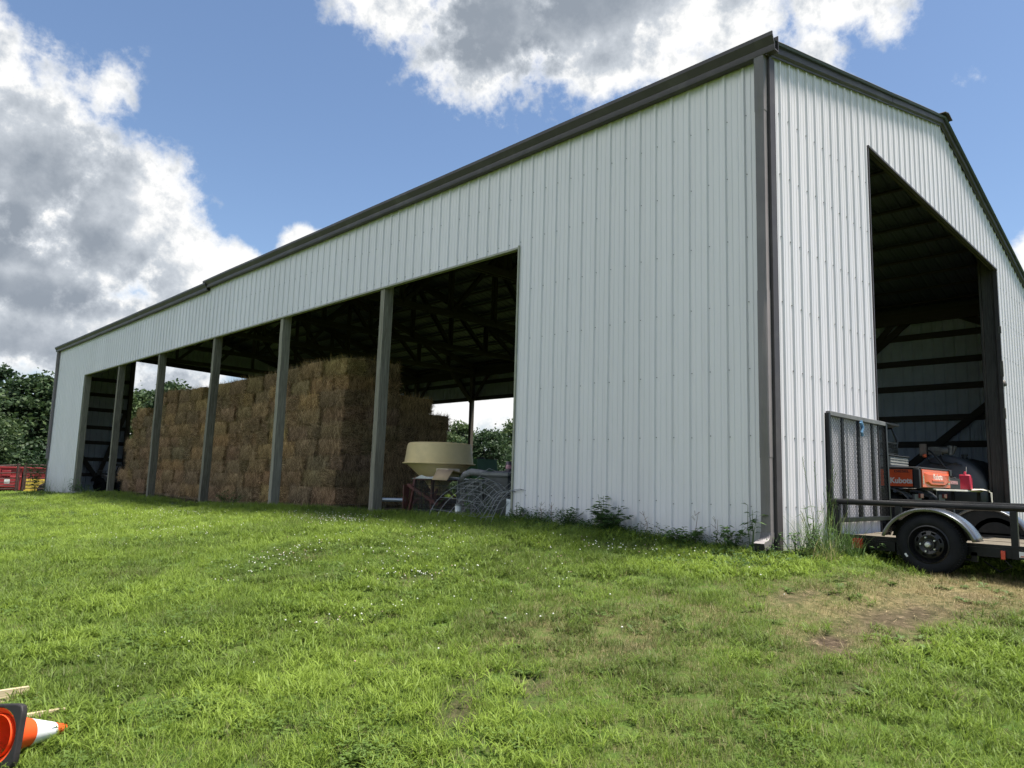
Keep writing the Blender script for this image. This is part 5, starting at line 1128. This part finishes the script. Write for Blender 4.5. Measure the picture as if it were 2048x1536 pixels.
# things stacked behind the wire
bin_ = thing('storage_bin', 'grey plastic storage bin by the white wall edge, behind the fence wire', 'storage bin', (.62, 4.45, fz)); mb = MB(); loft([rsq(.24, 0, 8), rsq(.27, .58, 8), rsq(.29, .585, 8), rsq(.29, .6, 8)], mb); mb.build('bin_body', simple('grey_bin', (.045, .047, .052), .5), bin_)
mb = MB(); loft([rsq(.30, .601, 8), rsq(.30, .64, 8), rsq(.26, .66, 8)], mb, 0, True, True); mb.build('lid', simple('grey_lid', (.11, .112, .118), .5), bin_)
mb = MB(); mb.tube([(.36, 5.22, fz + .53), (.36, 5.14, fz + .60), (.40, 5.02, fz + .645), (.5, 4.85, fz + .63), (.55, 4.72, fz + .60)], [.03, .05, .055, .05, .035], 12); tag(mb.build('rolled_blanket', simple('grey_blanket', (.19, .185, .19), .95, 0, .25, 20, .6)), 'rolled grey blanket lying over the top of the wire cage', 'blanket')
mb = MB(); mb.tube([(.9, 5.5, 1.06), (.9, 5.1, 1.10), (.9, 4.7, 1.12), (.9, 4.35, 1.09), (.85, 4.2, 1.02)], .022, 8); mb.tube([(.95, 5.4, 1.05), (.95, 4.9, 1.07), (.95, 4.4, 1.04)], .02, 8); tag(mb.build('black_hose', MAT['plastic']), 'loops of black hose on top of the pile by the white wall', 'hose')
jar = thing('paint_can', 'small dark can with pink and white label on the grey bin', 'can', (.60, 4.42, fz + .662)); mb = MB(); mb.lathe([(0, 0), (.05, 0), (.05, .14), (.045, .15), (0, .15)], 18); mb.build('can_body', simple('dark_tin', (.08, .06, .07), .4, .3), jar); mb = MB(); mb.lathe([(.0508, .045), (.0508, .1)], 18); mb.build('label', simple('pink_label', (.42, .22, .25), .6, 0, .6, 30), jar)
bkt = thing('white_bucket', 'white plastic bucket tipped by the edge of the white wall', 'bucket', (.2, 3.90, G(.18, 4) + .0)); bkt.rotation_euler = (.1, .08, 0); mb = MB(); mb.lathe([(0, 0), (.105, 0), (.125, .24), (.132, .24), (.132, .27), (.122, .27), (.105, .02), (0, .02)], 28); [mb.lathe([(.119 + i * .0035, .18 + i * .022), (.129 + i * .002, .184 + i * .022), (.121 + i * .0035, .189 + i * .022)], 28) for i in range(3)]; mb.build('bucket_body', simple('white_pail', (.55, .58, .62), .45), bkt); mb = MB(); mb.tube([(.13 * math.cos(a), .13 * math.sin(a) , .22 - .12 * math.sin(a)) for a in [math.pi * k / 12 for k in range(13)]], .003, 5); mb.build('handle', MAT['galv'], bkt)
cn = thing('tin_can', 'tall shiny tin can standing in the grass by the fence wire', 'can', (.1, 4.95, G(.1, 4.95))); mb = MB(); mb.lathe([(0, 0), (.05, 0), (.052, .004), (.05, .02), (.05, .085), (.053, .09), (.05, .095), (.05, .19), (.053, .196), (.047, .19), (0, .19)], 22); mb.build('can_body', simple('tin', (.52, .53, .53), .3, .7), cn); mb = MB(); mb.lathe([(.0505, .1), (.0505, .17)], 22); mb.build('label', MAT['white_label'], cn)
# back-of-barn machines glimpsed between hay and wall
gm = thing('planter_hopper', 'dark green farm machine hopper standing behind the beige spreader', 'farm machine', (4.2, 9.1, 0)); mb = MB()
mb.prism([(-.30, 1.0), (.30, 1.0), (.22, 1.44), (-.22, 1.44)], Matrix(((0, 0, 1, -.3), (1, 0, 0, 0), (0, 1, 0, 0), (0, 0, 0, 1))), .6); mb.prism([(-.1, .98), (.62, .98), (.55, 1.10), (.35, 1.24), (.1, 1.24)], Matrix(((0, 0, 1, -.45), (1, 0, 0, 0), (0, 1, 0, 0), (0, 0, 0, 1))), .1); mb.build('hopper', simple('green_paint', (.03, .085, .035), .45, 0, .2, 4), gm, bevel=.01, fix=True)
mb = MB(); mb.box2((-.3, -.4, .5), (.3, .4, .98)); [mb.lathe([(0, -.05), (.25, -.05), (.27, 0), (.25, .05), (0, .05)], 24, Matrix.Translation((0, s * .5, .68)) @ Matrix.Rotation(math.pi / 2, 4, 'X')) for s in (-1, 1)]; mb.build('undercarriage', MAT['blk'], gm); mb = MB(); mb.lathe([(.1, 1.44), (.1, 1.47), (.03, 1.49), (0, 1.49)], 16); mb.build('lid', MAT['plastic'], gm)
mw = thing('riding_mower', 'black mower with red grips, mostly hidden by the edge of the white wall', 'mower', (1.1, 4.55, 0)); mb = MB(); loft([rsq(.36, .55, 4), rsq(.40, .75, 4), rsq(.38, 1.0, 4), rsq(.25, 1.2, 3), rsq(.1, 1.26, 2)], mb, 0, True, True); mb.build('hood', MAT['plastic'], mw)
mb = MB(); mb.tube([(-.0, .12, 1.1), (-.05, .14, 1.45), (-.05, .12, 1.72)], .018, 8); mb.tube([(0, .2, 1.2), (-.05, .22, 1.36), (-.1, .1, 1.40)], .016, 8); mb.build('lever', MAT['blk'], mw); mb = MB(); mb.lathe([(0, -.05), (.03, -.04), (.038, 0), (.03, .05), (0, .06)], 12, Matrix.Translation((-.05, .12, 1.78))); mb.box2((-.14, .04, 1.375), (-.06, .16, 1.425)); mb.build('grip', simple('red_grip', (.42, .05, .02), .4), mw, bevel=.006)
for s in (-1, 1):
    mb = MB(); mb.lathe([(0, -.07), (.1, -.08), (.2, -.08), (.22, -.05), (.22, .05), (.2, .08), (.1, .08), (0, .07)], 28, Matrix.Translation((-.05, s * .38, .66)) @ Matrix.Rotation(math.pi / 2, 4, 'X')); mb.build('wheel', MAT['rubber'], mw)

# ---------------------------------------------------------------- quad bike in the far bay
atv = thing('quad_bike', 'black quad bike with front rack parked in the far open bay', 'quad bike', (1.75, 26.35, G(1.5, 26)), rad(118))     # local +x is forward
mb = MB(); loft([[(x * .62, y * .22, .42 + .0 * x) for x, y, _ in rsq(1, 0, 4)], [(x * .66, y * .25, .6) for x, y, _ in rsq(1, 0, 4)], [(x * .5 - .05, y * .17, .76) for x, y, _ in rsq(1, 0, 4)]], mb, 0, True, True); mb.build('body', MAT['plastic'], atv)
for sx in (-.55, .55):
    for sy in (-.38, .38):
        w = thing('wheel', None, None); w.parent = atv; M = Matrix.Translation((sx, sy, .29)) @ Matrix.Rotation(math.copysign(math.pi / 2, -sy), 4, 'X'); mb = MB(); mb.lathe([(.13, .1), (.22, .11), (.275, .09), (.29, .05), (.29, -.05), (.275, -.09), (.22, -.11), (.13, -.1)], 32, M)
        for i in range(18): a = 2 * math.pi * i / 18; mb.box(M @ V((.292 * math.cos(a), .292 * math.sin(a), .04 * (-1) ** i)), (.025, .03, .09), (M @ Matrix.Rotation(a, 4, 'Z')).to_3x3())
        mb.build('tyre', MAT['rubber'], w); mb = MB(); mb.lathe([(.135, .09), (.12, .05), (.04, .04), (0, .05)], 20, M); mb.build('rim', MAT['silver'] if sx > 5 else MAT['blk'], w)
        mb = MB(); fr = .37
        for i in range(11):
            a = rad(15 + 15 * i)
            for e in (-.16, .16): mb.v.append((sx + fr * math.cos(a), sy + e, .36 + fr * .92 * math.sin(a)))
        mb.f += [(2 * i, 2 * i + 1, 2 * i + 3, 2 * i + 2) for i in range(10)]; mb.mi += [0] * 10; o = mb.build('fender', simple('fender_grey', (.045, .045, .043), .45), atv); o.modifiers.new('gauge', 'SOLIDIFY').thickness = .015
mb = MB(); mb.box2((-.55, -.14, .74), (.1, .14, .86)); mb.build('seat', MAT['plastic'], atv, bevel=.04)
mb = MB(); mb.tube([(.35, 0, .7), (.22, 0, 1.02)], .02, 8); mb.tube([(.12, -.40, 1.02), (.22, -.22, 1.07), (.22, .22, 1.07), (.12, .40, 1.02)], .014, 8); mb.box2((.18, -.08, 1.03), (.3, .08, 1.12)); [mb.tube([(.14, s * .36, 1.04), (.2, s * .42, 1.1), (.2, s * .46, 1.2)], .012, 6) for s in (-1, 1)]; mb.build('handlebar', MAT['blk'], atv)
for sx in (-1, 1):
    mb = MB(); x0, x1 = (.42, .86) if sx > 0 else (-.9, -.4)
    for i in range(6): y = -.34 + .136 * i; mb.tube([(x0, y, .84), (x1, y, .84)] + ([(x1 + .04, y, .78), (x1 + .05, y, .5)] if sx > 0 and i in (1, 2, 3, 4) else []), .010, 6)
    for x in (x0, (x0 + x1) / 2, x1): mb.tube([(x, -.36, .84), (x, .36, .84)], .011, 6)
    mb.tube([(x1, -.34, .84), (x1 * .98, -.26, .6)], .011, 6); mb.tube([(x1, .34, .84), (x1 * .98, .26, .6)], .011, 6); mb.build('rack', MAT['silver'] if False else simple('rack_grey', (.10, .10, .10), .4, .5), atv)
# bits of scrap on the ground in front of the quad
for i in range(4):
    mb = MB(); x, y = .1 - .5 * random.random(), 24.2 + i * .5; a = random.uniform(-.5, .5) + 1.6; l = random.uniform(.5, 1.0)
    d = V((math.cos(a), math.sin(a), 0)) * l / 2; z = G(x, y) + .05; mb.tube([V((x, y, z)) - d, V((x, y, z + .02)), V((x, y, z + .01)) + d], .022, 8)
    tag(mb.build('scrap_pipe', MAT['galv']), 'grey length of scrap pipe lying in the weeds before the far bay', 'scrap pipe', 'scrap pipes before the far bay')

# ---------------------------------------------------------------- red wagon and pipe gates beyond the barn
wg = thing('silage_wagon', 'long red farm wagon with a yellow lower side, behind the pipe gates', 'farm wagon', (0, 0, 0))
MAT['wred'] = simple('wagon_red', (.27, .022, .028), .45, 0, .18, 2, 0, ((.16, .03, .03), .4)); MAT['wyel'] = simple('wagon_yellow', (.60, .42, .06), .5, 0, .12, 2, 0, ((.35, .25, .08), .4))
wa, wb = V((-2.3, 45.6, 0)), V((5.6, 43.6, 0)); wd = (wb - wa).normalized(); wn = V((wd.y, -wd.x, 0)); wn = wn if wn.y < 0 else -wn; gw = -.70
MW = Matrix((( wd.x, -wn.x, 0, wa.x), (wd.y, -wn.y, 0, wa.y), (0, 0, 1, gw), (0, 0, 0, 1)))
def wbox(mb, a, b, m=0): c = [(i + j) / 2 for i, j in zip(a, b)]; mb.box(MW @ V(c), [abs(j - i) for i, j in zip(a, b)], MW.to_3x3(), m)
mb = MB(); wbox(mb, (-.2, 0, .33), (4.40, 2.2, 1.6)); wbox(mb, (4.46, 0, .95), (8.1, 2.2, 1.6)); mb.build('wagon_box', MAT['wred'], wg, bevel=.02)
mb = MB(); wbox(mb, (4.46, -.015, .28), (8.1, .02, .95)); mb.build('yellow_side', MAT['wyel'], wg, bevel=.01)
mb = MB(); 
for x in (.2, 1.3, 2.4, 3.4, 4.25): wbox(mb, (x - .035, -.06, .45), (x + .035, -.003, 1.6))
wbox(mb, (-.2, -.07, 1.52), (8.1, -.003, 1.6)); wbox(mb, (-.2, -.05, 1.02), (4.4, -.003, 1.09)); wbox(mb, (2.9, -.25, .5), (4.2, -.06, .98)); wbox(mb, (3.5, -.2, 1.1), (3.9, -.06, 1.4)); mb.build('side_rib', MAT['wred'], wg, bevel=.008)
mb = MB(); wbox(mb, (2.0, -.068, .95), (2.35, -.0705, 1.2)); wbox(mb, (3.65, -.252, .70), (3.9, -.256, .92)); wbox(mb, (2.6, -.066, .62), (2.7, -.07, .85)); mb.build('label', MAT['white_label'], wg)
for x in (1.2, 5.6): 
    mb = MB(); M = MW @ Matrix.Translation((x, -.1, .35)) @ Matrix.Rotation(math.pi / 2, 4, 'X'); mb.lathe([(0, .1), (.2, .1), (.22, .12), (.38, .12), (.42, .06), (.42, -.1), (.2, -.12), (0, -.1)], 28, M); mb.build('wheel', MAT['rubber'], wg)
MAT['gate'] = simple('gate_brown', (.065, .035, .03), .6, .2, .4, 6)
def pipe_gate(a, b, label):
    a = V(a); b = V(b); t = thing('pipe_gate', label, 'gate', a, 0, 'pipe gates beyond the barn'); d = (b - a); H = 1.42; mb = MB()
    mb.tube([V((0, 0, .2)), V((0, 0, H)), d + V((0, 0, H)), d + V((0, 0, .2))], .035, 8); mb.build('gate_frame', MAT['gate'], t)
    mb = MB(); [mb.tube([V((0, 0, z)), d + V((0, 0, z))], .022 if z < 1 else .026, 6) for z in (.28, .44, .6, .78, 1.05)]; mb.tube([d * .5 + V((0, 0, .25)), d * .5 + V((0, 0, 1.4))], .02, 6) if d.length > 2.5 else None; mb.build('gate_rail', MAT['gate'], t)
    mb = MB(); mb.tube([V((-.08, 0, -.3)), V((-.08, 0, H + .08))], .05, 8); mb.build('gate_post', MAT['gate'], t)
def gxy(az, d): x, y = pos(az, d); return (x, y, G(x, y))
pipe_gate(gxy(79.62, 44), gxy(84.0, 44.5), 'brown pipe gate in front of the red half of the wagon'); pipe_gate(gxy(79.25, 43.5), gxy(75.6, 43), 'brown pipe gate in front of the yellow half of the wagon')

# ---------------------------------------------------------------- fallen traffic cone and boards, lower left corner
cone = thing('traffic_cone', 'orange and white traffic cone lying on its side with black base', 'traffic cone', (0, 0, 0))
cb = V((-6.185, .565, -.18)); cax = V((.30, .145, -.065)).normalized()
MC = Matrix.Translation(cb) @ cax.to_track_quat('Z', 'Y').to_matrix().to_4x4() @ Matrix.Rotation(rad(-8), 4, 'Z')
MAT['corange'] = simple('cone_orange', (.80, .085, .018), .5, 0, .08, 6, 0, ((.45, .06, .03), .2), .4); MAT['cwhite'] = simple('cone_reflective', (.72, .72, .76), .4, 0, .06, 10)
mb = MB(); r0 = .135; loft([[(x, y, z) for x, y, _ in rsq(r, 0, 9, 48)] for r, z in ((.127, 0), (.131, .005), (.131, .026), (.126, .032))] , mb, 0, False, False)
n = 48; o0 = len(mb.v)
for rr_, z in ((.116, .0), (.112, .032)): mb.v += [(rr_ * math.cos(2 * math.pi * i / n), rr_ * math.sin(2 * math.pi * i / n), z) for i in range(n)]
for i in range(n): j = (i + 1) % n; mb.f += [(j, i, o0 + i, o0 + j), (3 * n + i, 3 * n + j, o0 + n + j, o0 + n + i), (o0 + i, o0 + n + i, o0 + n + j, o0 + j)]; mb.mi += [0] * 3
mb.v = [tuple(MC @ V(v)) for v in mb.v]; mb.build('base', simple('cone_base_rubber', (.013, .010, .011), .65, 0, .3, 10, .1), cone, fix=True, bevel=.003)
def cpart(nm, prof, mat): mb = MB(); mb.lathe(prof, 40, MC); return mb.build(nm, mat, cone)
cpart('cone_body', [(.087, .0), (.089, .012), (.087, .036), (.078, .07), (.0605, .155), (.055, .156)], MAT['corange']); cpart('reflective_band', [(.0612, .153), (.0345, .282)], MAT['cwhite'])
cpart('cone_tip', [(.034, .28), (.024, .335), (.021, .345), (.0, .345)], MAT['corange']); cpart('cone_lining', [(.1155, .001), (.092, .02), (.07, .09), (.022, .33)], MAT['corange'])
MAT['board'] = wood_mat('fresh_pine', (.26, .20, .125), (.40, .32, .20), (.50, .42, .28), 'x')
for p, l, lab in (((-6.13, .985, 0), .62, 'short pale pine board on edge in the grass, beside the cone'), ((-6.20, 1.445, 0), .62, 'short pale pine board on edge in the grass, farther from the cone')):
    mb = MB(); mb.box((0, 0, 0), (l, .038, .085), None); o = mb.build('pine_board', MAT['board'], bevel=.002); o.location = (p[0], p[1], G(p[0], p[1]) + .03); o.rotation_euler = (rad(-6), rad(-1), rad(-4)); tag(o, lab, 'board', 'pine boards in the grass')
# ---------------------------------------------------------------- weeds along the walls
MAT['weed'] = foliage_mat('weed_leaves', [(.15, (.045, .09, .022)), (.5, (.07, .135, .032)), (.85, (.11, .19, .045))], .35)
MAT['weedstem'] = simple('weed_stem', (.07, .11, .035), .7); MAT['drystem'] = simple('dry_stem', (.17, .12, .08), .85)
MAT['tallgrass'] = foliage_mat('tall_grass', [(.1, (.06, .10, .03)), (.5, (.08, .15, .035)), (.8, (.16, .19, .06)), (.95, (.28, .24, .11))], .35)
def leaf(mb, p, d, l, w, droop=.3, m=0):
    d = V(d).normalized(); s = d.cross(V((0, 0, 1))); s = s.normalized() if s.length > .01 else V((1, 0, 0)); dn = V((0, 0, -droop * l))
    p = V(p); mb.add([p, p + d * l * .4 + s * w / 2, p + d * l + dn, p + d * l * .4 - s * w / 2, p + d * l * .45 + V((0, 0, .1 * w))], [(0, 1, 4), (1, 2, 4), (2, 3, 4), (3, 0, 4)], m)
def weed(x, y, h, spread, nst, lobed, label, lw=.04, ll=.07, dens=14, z=None):
    r = random.Random(int(abs(x * 100) + abs(y * 37))); t = thing('weed_plant', label, 'weed', (x, y, G(x, y) if z is None else z), 0); lf = MB(); st = MB()
    for i in range(nst):
        a = r.uniform(0, 6.28); q = spread * math.sqrt(r.random()); tip = V((q * math.cos(a), q * math.sin(a), h * r.uniform(.55, 1))); b = V((tip.x * .15, tip.y * .15, -.02)); m_ = (b + tip) / 2 + V((r.gauss(0, .02), r.gauss(0, .02), .03)); st.tube([b, m_, tip], [.005, .004, .002], 5)
        for k in range(dens):
            u = r.uniform(.15, 1); p = b.lerp(m_, u * 2) if u < .5 else m_.lerp(tip, u * 2 - 1); aa = r.uniform(0, 6.28); d = V((math.cos(aa), math.sin(aa), r.uniform(-.1, .6))); L_ = ll * r.uniform(.6, 1.3)
            if lobed:
                for da in (-.7, -.3, 0, .3, .7): leaf(lf, p + d * .03, V((math.cos(aa + da), math.sin(aa + da), d.z)), L_ * (1 - abs(da) * .35), lw * .45, .25)
            else: leaf(lf, p, d, L_, lw * r.uniform(.7, 1.2), .3)
    st.build('stem', MAT['weedstem'], t); lf.build('leaves', MAT['weed'], t, sharp=0)
weed(-.17, 1.92, .32, .26, 12, True, 'bushy weed with lobed leaves, biggest along the white side wall', .07, .075, 16)
weed(-.12, 2.05, .44, .10, 4, True, 'tall lobed weed sticking up from the bushy one at the white wall', .08, .085, 10)
weed(-.16, .42, .26, .22, 10, False, 'leafy weed low at the wall, just left of the downspout', .045, .07)
weed(-.12, .20, .5, .10, 4, False, 'tall thin weed with large leaves left of the downspout foot', .05, .12, 7)
weed(-.15, .95, .2, .28, 12, True, 'low spreading weed under the white wall, two ribs from the corner', .05, .05, 18)
weed(-.15, 2.62, .22, .25, 10, True, 'small weed left of the bushy one under the white wall', .05, .05, 14)
weed(.10, -.16, .30, .2, 9, False, 'low leafy weed at the barn corner, right of the downspout', .03, .06)
weed(.48, -.2, .52, .14, 6, False, 'upright weed with narrow leaves beside the trailer gate', .02, .13, 12)
weed(1.25, -.5, .24, .3, 12, False, 'dark leafy weed under the trailer frame', .03, .08)
weed(-.12, 3.45, .26, .2, 8, False, 'small weed at the end of the white wall, by the fence wire', .03, .05)
weed(-.1, 25.2, .55, .3, 8, False, 'weed before the far jamb of the open side', .04, .12)
weed(-.3, 29.9, 1.7, .5, 14, False, 'tall green weed at the far corner of the barn, before the yellow wagon', .07, .22, 16)
weed(.1, 4.7, .45, .08, 3, False, 'small yellow-green weed growing through the fence wire', .04, .07, 9)
weed(-.1, 23.4, .35, .4, 10, False, 'weed clump before the second post from the far end', .03, .09)
weed(.3, 13.4, .35, .35, 10, False, 'weed clump at the foot of the third post, against the hay', .03, .1)
def grass_clump(x, y, h, n, sp, label, mat='tallgrass'):
    r = random.Random(int(abs(x * 91) + abs(y * 57) + n)); mb = MB()
    for i in range(n):
        a = r.uniform(0, 6.28); q = sp * math.sqrt(r.random()); blade(mb, (q * math.cos(a), q * math.sin(a), -.02), r.uniform(0, 6.28), h * r.uniform(.4, 1.1), r.uniform(.004, .010), r.uniform(.3, 1.7), r.uniform(.02, .45), 5)
    for i in range(max(2, n // 30)):     # seed heads
        a = r.uniform(0, 6.28); q = sp * .5; t = V((q * math.cos(a) * 2, q * math.sin(a) * 2, h * r.uniform(1.1, 1.45))); mb.tube([(q * math.cos(a) * .3, q * math.sin(a) * .3, 0), t * .6, t], .0022, 4)
        for k in range(10): blade(mb, t * (1 - k * .022), r.uniform(0, 6.28), .045, .005, .3, .7, 2)
    o = mb.build('grass_clump', MAT[mat], sharp=0); o.location = (x, y, G(x, y)); tag(o, label, 'grass clump'); return o
grass_clump(.42, -.25, .72, 130, .16, 'tall seeding grass clump between the barn corner and the trailer')
grass_clump(.80, -.32, .5, 170, .18, 'broad grass clump leaning at the trailer gate foot')
grass_clump(.22, -.32, .34, 110, .16, 'straw-coloured grass clump at the barn corner')
grass_clump(-.12, 28.6, .75, 60, .2, 'grass clump at the far white wall panel')
grass_clump(-.1, 26.6, .5, 50, .25, 'grass tufts at the far jamb')
grass_clump(.3, 4.3, .4, 90, .3, 'grass growing up through the fence wire'); grass_clump(.0, 5.6, .25, 120, .4, 'grass fringe in front of the black wire crate'); grass_clump(11.4, -.25, .55, 120, .3, 'grass clump at the wall right of the gable doorway')
for x, y, h in ((-.1, 1.50, .30), (-.08, .86, .36), (-.1, 2.9, .28), (-.07, .62, .3), (-.07, 3.1, .25)):
    mb = MB(); r = random.Random(int(y * 100)); mb.tube([(0, 0, 0), (r.gauss(0, .02), r.gauss(0, .02), h * .5), (r.gauss(0, .04), r.gauss(0, .04), h)], [.004, .003, .0015], 5)
    for k in range(6): a = r.uniform(0, 6.28); z = h * r.uniform(.4, 1); mb.tube([(0, 0, z), (.05 * math.cos(a), .05 * math.sin(a), z + .04)], .002, 4)
    o = mb.build('dry_stalk', MAT['drystem']); o.location = (x, y, G(x, y)); tag(o, 'thin dry brown stalk standing against the white side wall', 'weed stalk', 'dry stalks along the side wall')
# low ground ivy along the foot of the side wall
def ivy():
    mb = MB(); r = random.Random(3)
    for i in range(5200):
        y = r.uniform(-.35, 3.75); wd = .10 + .16 * float(vnoise(np.array([y]), np.array([.3]), .35, 61)[0]) + (.22 if .0 < y < .95 else 0)
        x = -.03 - abs(r.gauss(0, wd)); hmax = .05 + .20 * float(vnoise(np.array([y]), np.array([x]), .3, 62)[0]) * math.exp(-abs(x) / .22)
        if y < -.02: x += r.uniform(-.35, .25)
        z = G(x, y) + r.uniform(.01, 1) * hmax; a = r.uniform(0, 6.28); leaf(mb, (x, y, z), (math.cos(a), math.sin(a), r.uniform(-.2, .7)), r.uniform(.018, .045), r.uniform(.014, .03), .3)
    tag(mb.build('wall_weeds', MAT['weed'], sharp=0), 'low creeping weeds along the foot of the white wall', 'weeds', kind='stuff')
ivy()
def straw_litter():
    mb = MB(); r = random.Random(9)
    for i in range(2600):
        x, y = r.uniform(-2.2, 1.8), r.uniform(-2.6, -.25)
        if float(dry(np.array([x]), np.array([y]))[0]) < r.uniform(.2, .9): continue
        a = r.uniform(0, 6.28); l = r.uniform(.02, .07); z = G(x, y) + r.uniform(.004, .02); d = V((math.cos(a), math.sin(a), r.uniform(-.1, .2))) * l; s = V((-math.sin(a), math.cos(a), 0)) * .0018; p = V((x, y, z)); mb.add([p - s, p + s, p + d + s * .5, p + d - s * .5], [(0, 1, 2, 3)])
    tag(mb.build('straw_litter', simple('straw_bits', (.30, .23, .12), .9, 0, .4, 40), sharp=0), 'dry straw bits on the thin turf near the trailer', 'straw', kind='stuff')
straw_litter()
